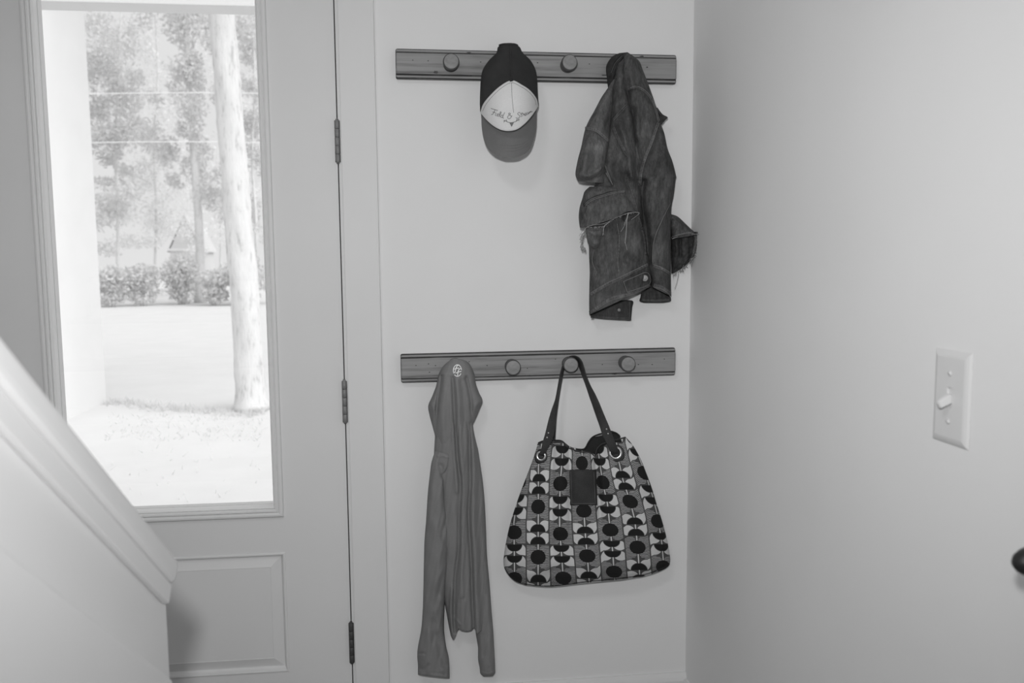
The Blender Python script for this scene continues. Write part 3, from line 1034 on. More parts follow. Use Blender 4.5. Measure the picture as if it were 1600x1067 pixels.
# white front: a patch that lies on the crown
xs_ = np.linspace(0, 1, 41)
top = cr(zc([(54, 642), (75, 575), (130, 505), (210, 430), (302, 383), (385, 420), (450, 465), (500, 530), (514, 592)], *HS), xs_)
bot = cr(zc([(54, 642), (110, 706), (170, 755), (230, 783), (290, 788), (350, 772), (410, 725), (460, 668), (514, 592)], *HS), xs_)
gridp = []
for j in range(25):
    f = j / 24
    gridp.append([(top[i] * (1 - f) + bot[i] * f) for i in range(41)])
def patch(name, grid, bvh, off, mat, parent, fb=0.1, thick=0.0015, bias=None):
    nr, nc = len(grid), len(grid[0])
    V_ = []
    for r_ in grid:
        V_ += hits(bvh, r_, off, None, fb)
    Vb = [v_ - (CAM - v_).normalized() * thick for v_ in V_]
    n_ = nr * nc
    F_ = []
    for i in range(nr - 1):
        for j in range(nc - 1):
            a_ = i * nc + j
            F_.append((a_, a_ + nc, a_ + nc + 1, a_ + 1))
            F_.append((n_ + a_, n_ + a_ + 1, n_ + a_ + nc + 1, n_ + a_ + nc))
    rim = [j for j in range(nc)] + [i * nc + nc - 1 for i in range(1, nr)] + [(nr - 1) * nc + j for j in range(nc - 2, -1, -1)] + [i * nc for i in range(nr - 2, 0, -1)]
    for a_, b_ in zip(rim, rim[1:] + rim[:1]):
        F_.append((a_, b_, n_ + b_, n_ + a_))
    o = mesh_obj(name, V_ + Vb, F_, mat, None, True)
    bmx = bmesh.new(); bmx.from_mesh(o.data)
    bmesh.ops.remove_doubles(bmx, verts=bmx.verts, dist=1e-5)
    bmx.to_mesh(o.data); bmx.free()
    o.data.polygons.foreach_set('use_smooth', [True] * len(o.data.polygons))
    adopt(o, parent)
    return o
# shrink the rim a touch so every point has crown behind it
def inset(grid, c, k):
    return [[(c[0] + (p_[0] - c[0]) * k, c[1] + (p_[1] - c[1]) * k) for p_ in r_] for r_ in grid]
front = patch('front_panel', inset(gridp, (796, 166), 0.988), bvguide, 0.0022, M['cap_front'], cap)
tag(front, 'white foam front panel with script lettering')
bvf = bvh_of([front])
def hp(l): return zc(l, *HS)
tube_list('panel_stitching', [hits(bvf, hp([(72, 628), (100, 572), (150, 510), (220, 446), (300, 403), (372, 432), (436, 474), (484, 532), (496, 580)]), .0004, 2.0),
                              hits(bvf, hp([(302, 405), (306, 520), (318, 640)]), .0002, 2.0)], 0.00045, M['cap_print'], cap, 5)
brim_rows = [(751.5, 176, 839, 163, 0, 0), (752, 185, 838.5, 178, 0, 0), (752.5, 197, 838, 195, 0, 0), (754, 209, 836.5, 208, 0, 0), (756.3, 220, 833.5, 219, 0, 0),
             (761, 230.5, 829.5, 230, 0, 0), (769.5, 239, 822, 239, 0, 0), (781, 244.6, 811, 244.6, 0, 0), (789, 246.6, 803, 246.6, 0, 0)]
def brim_shape(rows):
    R_ = cr(rows, np.linspace(0, 1, 49))
    s = np.linspace(0, 1, 41)
    U, T = np.meshgrid(0.5 - 0.5 * np.cos(math.pi * s), np.linspace(0, 1, 49))
    X = R_[:, 0:1] * (1 - U) + R_[:, 2:3] * U
    Y = R_[:, 1:2] * (1 - U) + R_[:, 3:4] * U
    D = 0.100 + np.clip(Y - 178, 0, 40) * 0.00035 + np.clip(Y - 218, 0, 40) * 0.00005 - 0.042 * ((X - 795.5) / 43.0) ** 2
    A = pts_np(X, Y, D); B = pts_np(X, Y, D - 0.0035)
    n_ = A.shape[0] * A.shape[1]; nc = 41; nr = 49
    F_ = []
    for i in range(nr - 1):
        for j in range(nc - 1):
            a_ = i * nc + j
            F_.append((a_, a_ + nc, a_ + nc + 1, a_ + 1)); F_.append((n_ + a_, n_ + a_ + 1, n_ + a_ + nc + 1, n_ + a_ + nc))
    rim = [j for j in range(nc)] + [i * nc + nc - 1 for i in range(1, nr)] + [(nr - 1) * nc + j for j in range(nc - 2, -1, -1)] + [i * nc for i in range(nr - 2, 0, -1)]
    for a_, b_ in zip(rim, rim[1:] + rim[:1]): F_.append((a_, b_, n_ + b_, n_ + a_))
    return list(A.reshape(-1, 3)) + list(B.reshape(-1, 3)), F_
v_, f_ = brim_shape(brim_rows)
brim = mesh_obj('brim', v_, f_, M['cap_brim'], None, True); adopt(brim, cap)
bvb = bvh_of([brim])
tube_list('brim_stitching', [hits(bvb, hp([(150, 880 + k), (220, 905 + k), (300, 912 + k), (370, 900 + k), (430, 870 + k)]), .0002, 2.0) for k in (-10, 12, 34)], 0.00045, M['cap_print'], cap, 5)
# lettering and antler mark
W_ = [[(138, 606), (155, 612), (192, 622)], [(172, 616), (164, 634), (154, 652), (141, 655)], [(150, 634), (174, 640)],
      [(180, 642), (173, 660), (181, 666)], [(184, 627), (186, 629)], [(186, 662), (199, 655), (195, 648), (187, 656), (190, 669), (201, 668)],
      [(203, 668), (219, 640), (213, 635), (206, 662), (212, 675)], [(233, 663), (222, 660), (216, 672), (226, 679), (235, 664), (247, 638)], [(236, 662), (232, 680), (241, 683)],
      [(302, 672), (288, 660), (277, 651), (285, 643), (293, 651), (271, 671), (275, 687), (291, 685), (306, 662)],
      [(374, 646), (360, 639), (349, 650), (363, 662), (366, 675), (350, 686), (334, 680)], [(385, 638), (376, 667), (383, 672)], [(372, 652), (396, 645)],
      [(387, 668), (395, 650), (398, 656), (405, 650), (402, 664)], [(405, 661), (417, 650), (411, 643), (405, 654), (410, 664), (419, 657)],
      [(431, 640), (422, 642), (420, 654), (428, 655), (433, 640), (433, 653)], [(436, 651), (441, 634), (440, 647), (448, 630), (448, 642), (455, 626), (457, 637), (466, 629)]]
tube_list('script_lettering', [hits(bvf, hp(w_), .0005, 0.8) for w_ in W_], 0.00065, M['cap_print'], cap, 5, 0.5)
A_ = [[(292, 720), (268, 714), (248, 702), (239, 707)], [(264, 712), (259, 695)], [(250, 704), (240, 717)], [(316, 717), (340, 708), (356, 693), (366, 694)], [(340, 707), (344, 690)], [(352, 697), (362, 706)],
      [(286, 717), (302, 750)], [(320, 714), (302, 750)], [(292, 718), (303, 746)], [(298, 717), (303, 744)], [(304, 716), (302, 744)], [(310, 716), (303, 742)], [(315, 715), (303, 744)], [(286, 717), (303, 722), (320, 714)]]
tube_list('antler_emblem', [hits(bvf, hp(w_), .0005, 0.8) for w_ in A_], 0.0007, M['cap_print'], cap, 5, 0.5)
# strap across the back opening, on the peg, with its fabric bridge
tube_list('back_strap', [hits(bv, hp([(205, 108), (240, 100), (290, 98), (330, 102), (350, 112)]), .001, 1.5)], 0.0026, M['cap_mesh'], cap, 6, 0.6)
tube_list('crown_seam', [hits(bv, hp([(291, 106), (296, 200), (298, 300), (302, 378)]), .0006, 2)], 0.0022, M['cap_mesh'], cap, 6, 0.5)

# ================================================================== THE HOODED SHIRT
SH1 = (620, 530, 3.95); SH2 = (620, 790, 3.852)
shirt = tag(empty('hooded_shirt', pt(712, 1050, 0.03)), 'grey long-sleeved hooded shirt with small white emblem on the hood', 'shirt')
def rows1(lst, S): return [(S[0] + a / S[2], S[1] + b_ / S[2], S[0] + c / S[2], S[1] + d / S[2], e, f) for (a, b_, c, d, e, f) in lst]
a1 = lambda l: zc(l, *SH1)
a2 = lambda l: zc(l, *SH2)
# right sleeve, behind the body's edge
rs = rows1([(400, 640, 500, 670, .022, .020), (420, 760, 517, 780, .020, .026), (440, 880, 531, 880, .018, .028), (455, 1000, 542, 1000, .016, .028)], SH1) + \
     rows1([(450, 120, 536, 120, .015, .028), (455, 300, 543, 300, .014, .027), (460, 480, 559, 480, .012, .026), (466, 640, 571, 640, .012, .025), (474, 760, 581, 760, .012, .025),
            (488, 850, 586, 850, .012, .026), (489, 925, 590, 925, .012, .026), (498, 975, 592, 975, .012, .026), (503, 1010, 592, 1006, .012, .026), (522, 1028, 578, 1026, .012, .020)], SH2)
loft('sleeve', rs, M['shirt'], shirt, 110, 30, wav=0.0007, wavk=(.5, .09), folds=[(a2([(480, 800), (500, 880), (495, 960)]), 3, -.003), (a2([(545, 560), (560, 760), (560, 960)]), 3, .003), (a2([(520, 780), (520, 900)]), 3, -.003),
     (a2([(500, 985), (545, 1003), (592, 985)]), 1.6, -.0012)])
# body
bd = rows1([(300, 200, 430, 200, .045, .018), (255, 330, 470, 330, .040, .030), (236, 480, 466, 480, .030, .040), (236, 580, 478, 580, .024, .046), (230, 690, 503, 690, .022, .046), (228, 800, 519, 800, .020, .045), (240, 900, 532, 900, .018, .044), (250, 1000, 541, 1000, .016, .043)], SH1) + \
     rows1([(250, 100, 533, 100, .015, .042), (262, 250, 540, 250, .014, .041), (270, 400, 545, 400, .012, .040), (280, 540, 548, 540, .012, .039), (298, 640, 545, 640, .012, .038), (312, 720, 540, 710, .012, .037), (324, 765, 536, 752, .012, .036)], SH2)
def body_sag(U, T):
    k = np.clip((T - 0.93) / 0.07, 0, 1)
    lobes = 9.5 * np.exp(-((U - 0.07) / 0.075) ** 2) + 1.5 * np.sin(U * 18) - 4.0 * np.exp(-((U - 0.22) / 0.05) ** 2) - 4.5 * np.exp(-((U - 0.66) / 0.05) ** 2) + 3.0 * np.exp(-((U - 0.75) / 0.05) ** 2) - 3.0 * np.exp(-((U - 0.4) / 0.16) ** 2)
    return 0 * U, k * lobes
body = loft('body', bd, M['shirt'], shirt, 200, 90, sag=body_sag, wav=0.0006, wavk=(.55, .05), p=2.6, folds=[
    (a1([(345, 300), (362, 500), (375, 740), (395, 900)]) + a2([(375, 60), (372, 250), (352, 420), (346, 580), (350, 760)]), 3.2, -.009), (a1([(372, 260), (385, 480), (395, 700), (408, 900)]) + a2([(395, 80), (394, 300), (392, 520), (396, 760)]), 4.5, .007),
    (a1([(330, 300), (345, 520), (358, 740), (372, 940)]), 3, .005), (a1([(440, 300), (445, 520), (450, 740), (452, 900)]) + a2([(432, 60), (445, 280), (452, 480), (462, 760)]), 3.0, -.010),
    (a1([(462, 420), (470, 600), (480, 780)]) + a2([(458, 0), (470, 250), (478, 500), (490, 760)]), 4.5, .006), (a1([(485, 500), (505, 900)]) + a2([(497, 60), (505, 300), (515, 760)]), 4, -.003),
    (a2([(335, 500), (325, 640), (335, 760)]), 3, .005), (a2([(350, 590), (400, 560)]), 3, -.003), (a2([(345, 670), (380, 715)]), 2.0, .002)])
# left sleeve, in front
lsl = rows1([(236, 690, 350, 720, .052, .014), (214, 760, 338, 790, .046, .022), (203, 840, 305, 850, .040, .030), (192, 940, 300, 950, .034, .036), (185, 1040, 306, 1040, .030, .038)], SH1) + \
      rows1([(176, 90, 308, 100, .026, .040), (167, 200, 318, 210, .024, .040), (163, 330, 308, 320, .022, .040), (160, 480, 296, 470, .020, .038), (156, 620, 287, 610, .018, .036), (147, 740, 284, 740, .016, .034), (127, 850, 296, 840, .015, .034), (123, 905, 312, 910, .014, .034), (127, 960, 317, 975, .013, .034), (127, 1012, 318, 1034, .013, .034), (134, 1018, 316, 1037, .013, .028)], SH2)
lsleeve = loft('sleeve', lsl, M['shirt'], shirt, 150, 44, wav=0.0009, wavk=(.45, .07), seed=1.7, folds=[
    (a1([(255, 720), (300, 722), (356, 747)]), 2.0, .003), (a1([(285, 850), (270, 780)]), 4, -.006), (a1([(290, 840), (345, 775)]), 3, -.006), (a1([(292, 850), (296, 950), (310, 1050)]), 2.5, -.006),
    (a2([(300, 90), (275, 180), (300, 240)]), 4, -.005), (a2([(230, 120), (250, 300), (235, 460)]), 8, .004), (a2([(300, 360), (245, 440), (215, 560)]), 4, .004), (a2([(290, 540), (240, 520)]), 3, -.003), (a2([(265, 560), (235, 640)]), 4, .003),
    (a2([(200, 760), (195, 900), (185, 1000)]), 5, .005), (a2([(240, 780), (265, 900), (285, 960)]), 4, -.005), (a2([(128, 890), (165, 890)]), 2, -.003), (a2([(130, 975), (165, 985), (190, 960)]), 2.5, -.004), (a2([(130, 1000), (200, 1005), (318, 1015)]), 1.6, -.0015), (a2([(222, 700), (218, 820)]), 5, -.004)])
# hood
hood_rows = rows1([(345, 119, 378, 119, .050, .008), (308, 145, 430, 135, .036, .030), (276, 180, 458, 165, .028, .044), (256, 225, 478, 215, .024, .052), (243, 285, 489, 275, .024, .056), (219, 350, 508, 330, .025, .056), (194, 410, 529, 380, .027, .0525),
                   (202, 470, 508, 440, .029, .0475), (218, 530, 482, 500, .031, .042), (232, 582, 470, 525, .031, .0385), (246, 640, 462, 575, .029, .037), (262, 690, 452, 640, .024, .036)], SH1)
hood = loft('hood', hood_rows, M['shirt'], shirt, 110, 80, p=2.3, wav=0.0004, wavk=(.5, .05), folds=[
    (a1([(275, 230), (268, 290), (250, 400), (238, 570)]), 3.0, -.012), (a1([(292, 230), (290, 330), (285, 500), (290, 690)]), 7, .008), (a1([(430, 240), (455, 360), (466, 520)]), 3.0, -.009), (a1([(445, 180), (475, 250), (500, 350)]), 4, .003),
    (a1([(345, 240), (352, 400), (362, 640)]), 3.0, -.007), (a1([(372, 250), (382, 420), (392, 640)]), 4, .006), (a1([(405, 260), (418, 420), (430, 600)]), 4, -.004), (a1([(330, 260), (335, 420), (345, 600)]), 4, .004),
    (a1([(215, 400), (238, 470), (240, 560)]), 4, .006), (a1([(528, 380), (480, 420), (462, 500)]), 4, .005)])
bvs = bvh_of([hood])
ell = lambda cx, cy, rx, ry, a0, a1_: [(cx + rx * math.cos(math.radians(a_)), cy + ry * math.sin(math.radians(a_))) for a_ in np.linspace(a0, a1_, 14)]
LG = [ell(374, 193, 25, 35, 150, 330), ell(374, 193, 25, 36, 30, 135), ell(374, 193, 25, 35, -40, -5), [(388, 160), (374, 163), (366, 178), (360, 200), (356, 208)], [(352, 186), (368, 180), (384, 178)],
      [(400, 182), (386, 184), (378, 200), (374, 232)], [(364, 209), (380, 202), (398, 198)]]
lg = tube_list('hood_emblem', [hits(bvs, a1(w_), 0.0006, 0.8) for w_ in LG], 0.0011, M['print_white'], shirt, 6, 0.35)
tag(lg, 'small white round emblem print')

# ================================================================== THE TOTE BAG
BS = (770, 670, 4.103)
bagS = lambda l: zc(l, *BS)
bag = tag(empty('tote_bag', pt(915, 915, 0.05)), 'tote bag printed with dark discs and pale petals, dark leather handles', 'bag')
cols = {0: [(20, 300), (-20, 1000)], 1: [(215, 60), (190, 260), (158, 430), (135, 600), (138, 800), (140, 980)], 2: [(318, 60), (292, 240), (292, 500), (291, 750), (290, 1010)], 3: [(450, 100), (445, 200), (432, 350), (428, 480), (428, 640), (440, 800), (455, 1000)],
        4: [(572, 130), (575, 280), (583, 520), (595, 700), (607, 830), (620, 1000)], 5: [(668, 90), (690, 250), (708, 360), (735, 480), (752, 640), (768, 780), (782, 980)],
        6: [(790, 60), (808, 210), (835, 330), (880, 465), (910, 580), (928, 750), (945, 980)], 7: [(890, 60), (945, 200), (980, 290), (1025, 430), (1058, 560), (1085, 740), (1105, 980)], 8: [(990, 60), (1080, 300), (1180, 600), (1250, 1000)]}
phase = {0: [(177, 0), (500, 1), (823, 2)], 1: [(340, .5), (665, 1.5), (960, 2.5)], 2: [(177, 0), (500, 1), (823, 2)], 3: [(350, .5), (675, 1.5), (955, 2.5)], 4: [(220, 0), (527, 1), (815, 2)], 5: [(342, .5), (650, 1.5), (915, 2.5)],
         6: [(165, 0), (467, 1), (760, 2)], 7: [(282, .5), (592, 1.5), (885, 2.5)], 8: [(130, 0), (430, 1), (720, 2)]}
def bag_uv(X, Y, U, T):
    x = (X - BS[0]) * BS[2]; y = (Y - BS[1]) * BS[2]
    ks = sorted(cols)
    cx = np.stack([np.interp(y, [p_[1] for p_ in cols[k]], [p_[0] for p_ in cols[k]]) for k in ks], -1)
    pv = []
    for k in ks:
        P_ = phase[k]
        s0 = (P_[1][1] - P_[0][1]) / (P_[1][0] - P_[0][0]); s1 = (P_[-1][1] - P_[-2][1]) / (P_[-1][0] - P_[-2][0])
        yy = [P_[0][0] - 400] + [p_[0] for p_ in P_] + [P_[-1][0] + 400]
        vv = [P_[0][1] - 400 * s0] + [p_[1] for p_ in P_] + [P_[-1][1] + 400 * s1]
        pv.append(np.interp(y, yy, vv))
    pv = np.stack(pv, -1)
    i = np.clip((x[..., None] > cx).sum(-1) - 1, 0, len(ks) - 2)
    tk = lambda A, j: np.take_along_axis(A, j[..., None], -1)[..., 0]
    f = (x - tk(cx, i)) / (tk(cx, i + 1) - tk(cx, i))
    f = np.clip(f, -0.5, 1.5)
    # keep each column's own phase across most of its width
    fs = np.clip((f - 0.35) / 0.3, 0, 1)
    return i + f, tk(pv, i) * (1 - fs) + tk(pv, i + 1) * fs
bag_rows = rows1([(288, 98, 852, 52, .050, .010), (272, 150, 900, 108, .046, .020), (250, 215, 946, 190, .042, .030), (212, 315, 985, 285, .036, .042), (172, 420, 1020, 380, .030, .052), (138, 520, 1053, 490, .026, .060), (108, 620, 1084, 585, .022, .066), (85, 725, 1112, 690, .020, .070),
                  (71, 815, 1130, 780, .019, .071), (69, 870, 1137, 848, .019, .068), (90, 925, 1118, 888, .020, .060), (140, 975, 1040, 925, .023, .046), (210, 1003, 960, 948, .028, .022)], BS)
# the top hem dips in the middle, the bottom is nearly straight
def bag_sag(U, T):
    k = np.clip(1 - T / 0.32, 0, 1) ** 1.3
    hem = np.interp(U, [0, .05, .12, .28, .33, .40, .50, .60, .64, .665, .70, .78, .90, 1.0], [0, -3, -4, -1, 5, 10, 15, 20, 23, 26, 16, 9, 3, 0])
    kb = np.clip((T - 0.80) / 0.20, 0, 1)
    low = np.interp(U, [0, .1, .22, .5, .8, .95, 1], [0, 1, 5, 3, 2.0, 0, 0])
    return 0 * U, k * hem + kb * low
panel = loft('front_panel', bag_rows, M['bag'], bag, 160, 120, uv=bag_uv, sag=bag_sag, p=2.6, wav=0.0006, wavk=(.12, .1), folds=[
    (bagS([(385, 90), (378, 300), (378, 600), (380, 780)]), 4, -.006), (bagS([(440, 110), (438, 350), (432, 650)]), 9, .008), (bagS([(492, 130), (495, 400), (500, 640)]), 4, -.008), (bagS([(400, 640), (420, 700)]), 4, .003),
    (bagS([(575, 150), (580, 400)]), 14, .006), (bagS([(655, 130), (665, 260), (680, 430), (690, 600)]), 4, -.012), (bagS([(690, 120), (715, 320), (745, 560)]), 6, .004), (bagS([(770, 500), (800, 760), (820, 940)]), 16, .005), (bagS([(840, 300), (880, 700)]), 10, -.002),
    (bagS([(230, 930), (330, 900)]), 8, .006), (bagS([(370, 920), (372, 1010)]), 4, -.005), (bagS([(380, 905), (500, 910)]), 5, -.003), (bagS([(520, 880), (690, 890)]), 6, .003)])
# back panel with its dark lining, seen above the dip of the front
back_rows = rows1([(600, 108, 640, 48, .030, .004), (612, 128, 690, 22, .030, .006), (628, 150, 770, 18, .030, .007), (655, 180, 812, 44, .030, .007), (690, 200, 830, 80, .030, .006)], BS)
def rotrows(r_): return r_
bk = loft('lining', [(BS[0] + a / BS[2], BS[1] + b_ / BS[2], BS[0] + c / BS[2], BS[1] + d / BS[2], e, f) for (a, b_, c, d, e, f) in
     [(640, 52, 800, 36, .034, .003), (612, 84, 812, 56, .034, .005), (590, 122, 830, 90, .034, .006), (560, 140, 840, 130, .034, .006), (480, 175, 850, 180, .034, .006)]], M['lining'], bag, 30, 30,
     sag=lambda U, T: (0 * U, np.clip(1 - T / .6, 0, 1) * (-7.0 * np.exp(-((U - .72) / .25) ** 2))))
tube_list('lining_rim', [[pt(x, y, .044) for (x, y) in poly_smooth(bagS([(290, 92), (330, 77), (400, 74), (440, 78), (466, 98), (500, 121), (560, 132), (592, 124), (616, 82), (645, 50), (700, 30), (770, 21), (806, 38), (815, 55)]), 2)]], .0019, M['lining'], bag, 6)
bvg = bvh_of([panel])
tube_list('hem_binding', [hits(bvg, bagS([(288, 100), (330, 86), (440, 86), (462, 104), (500, 128), (570, 148), (620, 152), (655, 178)]), .0005, 2), hits(bvg, bagS([(658, 178), (668, 130), (700, 98), (760, 80), (850, 54)]), .0005, 2)], .0016, M['leather'], bag, 6)
tube_list('bottom_seam', [hits(bvg, bagS([(76, 890), (125, 958), (200, 992), (370, 1006), (620, 976), (870, 950), (1000, 925), (1110, 880)]), .0004, 2)], .0012, M['lining'], bag, 6)
# leather patch
gr = []
for j in range(15):
    f = j / 14
    gr.append([(BS[0] + ((488 + 7 * f) * (1 - i / 12) + (660 + 8 * f) * i / 12) / BS[2], BS[1] + (263 + 227 * f + (-1.5 if 0 < i < 12 else 0)) / BS[2]) for i in range(13)])
pt_ = patch('leather_patch', gr, bvg, 0.0032, M['leather'], bag, thick=0.003)
bvp = bvh_of([pt_])
tube_list('patch_stitching', [hits(bvp, bagS([(500, 275), (507, 478)]), .0003, 2), hits(bvp, bagS([(505, 479), (658, 479)]), .0003, 2), hits(bvp, bagS([(648, 275), (657, 478)]), .0003, 2)], .0005, M['denim_stitch'], bag, 5)
# handles
GS = (770, 540, 5.333)
gz = lambda l: zc(l, *GS)
def ribbon(name, edges, mat, parent, th=0.003, n=90):
    """edges: rows (x_left, y_left, depth_left, x_right, y_right, depth_right) in zoomed pixels"""
    R_ = cr(edges, np.linspace(0, 1, n))
    A = pts_np(GS[0] + R_[:, 0] / GS[2], GS[1] + R_[:, 1] / GS[2], R_[:, 2])
    B = pts_np(GS[0] + R_[:, 3] / GS[2], GS[1] + R_[:, 4] / GS[2], R_[:, 5])
    verts, faces = [], []
    for i in range(n):
        t = Vector(A[min(i + 1, n - 1)] + B[min(i + 1, n - 1)] - A[max(i - 1, 0)] - B[max(i - 1, 0)]).normalized()
        a = Vector(A[i]); b = Vector(B[i])
        s = (b - a).normalized()
        nn = t.cross(s).normalized() * (th / 2)
        for q in (a, a.lerp(b, .06), a.lerp(b, .94), b):
            k = 0.55 if q in (a, b) else 1.0
            verts += [q + nn * k]
        for q in (b, a.lerp(b, .94), a.lerp(b, .06), a):
            k = 0.55 if q in (a, b) else 1.0
            verts += [q - nn * k]
    for i in range(n - 1):
        for k in range(8):
            l = (k + 1) % 8
            faces.append((i * 8 + k, i * 8 + l, i * 8 + 8 + l, i * 8 + 8 + k))
    faces.append(tuple(range(7, -1, -1))); faces.append(tuple((n - 1) * 8 + k for k in range(8)))
    o = mesh_obj(name, verts, faces, mat, None, False)
    bmx = bmesh.new(); bmx.from_mesh(o.data); bmesh.ops.recalc_face_normals(bmx, faces=bmx.faces); bmx.to_mesh(o.data); bmx.free()
    o.data.polygons.foreach_set('use_smooth', [True] * len(o.data.polygons))
    adopt(o, parent)
    return o
h1 = ribbon('handle', [(388, 905, .066, 432, 918, .066), (402, 860, .074, 452, 866, .074), (420, 790, .076, 492, 792, .074), (440, 720, .074, 520, 700, .070), (462, 630, .070, 528, 610, .062), (492, 530, .064, 538, 520, .052),
                       (522, 450, .060, 543, 440, .042), (538, 370, .056, 556, 362, .036), (552, 290, .052, 572, 284, .032), (566, 220, .050, 588, 212, .030), (584, 160, .049, 604, 156, .029), (606, 118, .049, 622, 130, .029), (640, 90, .049, 646, 112, .029),
                       (680, 84, .049, 678, 108, .029), (715, 98, .050, 706, 122, .029), (742, 130, .052, 718, 150, .030), (760, 180, .055, 728, 196, .032), (780, 250, .060, 750, 262, .036), (812, 330, .066, 778, 340, .042), (850, 400, .071, 804, 420, .050),
                       (888, 480, .075, 832, 500, .060), (925, 570, .078, 862, 590, .068), (960, 650, .080, 890, 670, .074), (992, 730, .082, 914, 748, .080), (1018, 800, .082, 950, 822, .082), (1042, 858, .080, 976, 880, .080), (1046, 892, .070, 994, 902, .070)], M['leather'], bag)
ribbon('back_handle', [(500, 800, .034, 520, 800, .034), (500, 750, .034, 522, 748, .034), (505, 700, .034, 526, 690, .034), (515, 600, .034, 532, 600, .034), (532, 480, .034, 545, 480, .030), (548, 380, .034, 560, 376, .028), (565, 280, .030, 578, 276, .026), (582, 200, .030, 594, 196, .0245), (604, 150, .030, 612, 150, .0245), (640, 118, .030, 642, 122, .0245),
                       (680, 114, .030, 678, 118, .0245), (712, 140, .030, 706, 146, .0245), (736, 200, .030, 730, 204, .026), (770, 280, .034, 758, 284, .030), (820, 400, .034, 806, 404, .030), (870, 520, .034, 856, 526, .030), (930, 680, .034, 916, 686, .030), (960, 760, .034, 946, 766, .030)], M['leather'], bag, .003, 70)
bvh_h = bvh_of([h1])
for (x, y) in ((462, 727), (452, 765), (947, 695), (960, 733)):
    c = hits(bvh_h, gz([(x, y)]), .0002)[0]
    lathe('rivet', [(0.0, -0.0005), (0.0022, -0.0004), (0.0020, 0.0008), (0.0010, 0.0014), (0.0, 0.0015)], (CAM - c).normalized(), c, M['metal'], bag, 12)
bvg2 = bvh_of([panel])
for (x, y, ro, tx) in ((405, 918, 0.0118, .3), (1020, 892, 0.0158, -.15)):
    c = hits(bvg2, gz([(x, y)]), .0030)[0]
    nrm = ((CAM - c).normalized() + Vector((-tx * 0.6, 0, -0.05))).normalized()
    cl = c - Vector((0, 0, 0.0022)) + Vector((-0.001 if tx > 0 else .002, .002, 0))
    lathe('leather_washer', [(0.0, -0.003), (ro * 1.30, -0.003), (ro * 1.30, 0.0), (ro * 1.15, 0.001), (0.0, 0.001)], nrm, cl, M['leather'], bag, 28)
    prof_g = [(ro * (0.80 + 0.22 * math.cos(a_)), 0.0025 + ro * 0.22 * math.sin(a_)) for a_ in np.linspace(0, 2 * math.pi, 13)]
    ax = nrm; aa = ax.orthogonal().normalized(); bb = ax.cross(aa)
    vv, ff = [], []
    for i in range(28):
        an = 2 * math.pi * i / 28
        for (r_, h_) in prof_g[:-1]:
            vv.append(c + ax * h_ + (aa * math.cos(an) + bb * math.sin(an)) * r_)
    for i in range(28):
        for k in range(12):
            ff.append((i * 12 + k, ((i + 1) % 28) * 12 + k, ((i + 1) % 28) * 12 + (k + 1) % 12, i * 12 + (k + 1) % 12))
    o = mesh_obj('grommet', vv, ff, M['metal'], None, True); adopt(o, bag)

# ================================================================== THE DENIM JACKET
JA = (860, 60, 4.638); JB = (860, 270, 4.269)
ja = lambda l: zc(l, *JA)
jb = lambda l: zc(l, *JB)
jk = tag(empty('denim_jacket', pt(990, 495, 0.04)), 'worn denim jacket with frayed cuffs hanging from its collar', 'jacket')
# collar stand and corduroy collar folded over the peg
loft('collar', rows1([(500, 106, 560, 100, .040, .012), (450, 130, 556, 118, .034, .026), (412, 180, 530, 165, .030, .036), (402, 225, 500, 230, .028, .038), (408, 280, 478, 290, .027, .034), (414, 335, 455, 345, .027, .024), (418, 370, 440, 375, .027, .012)], JA), M['corduroy'], jk, 50, 30,
     wav=.0008, wavk=(.9, .9), folds=[(ja([(520, 120), (470, 175), (440, 250), (428, 330)]), 1.6, -.005), (ja([(420, 200), (430, 290)]), 2, -.004)])
loft('collar_point', rows1([(768, 505, 775, 500, .050, .004), (780, 540, 812, 548, .046, .010), (786, 560, 850, 572, .044, .012), (786, 590, 830, 596, .044, .012), (790, 620, 804, 628, .044, .006)], JA), M['denim_dark'], jk, 24, 16, folds=[(ja([(800, 555), (835, 575), (800, 598)]), 1.4, .002)])
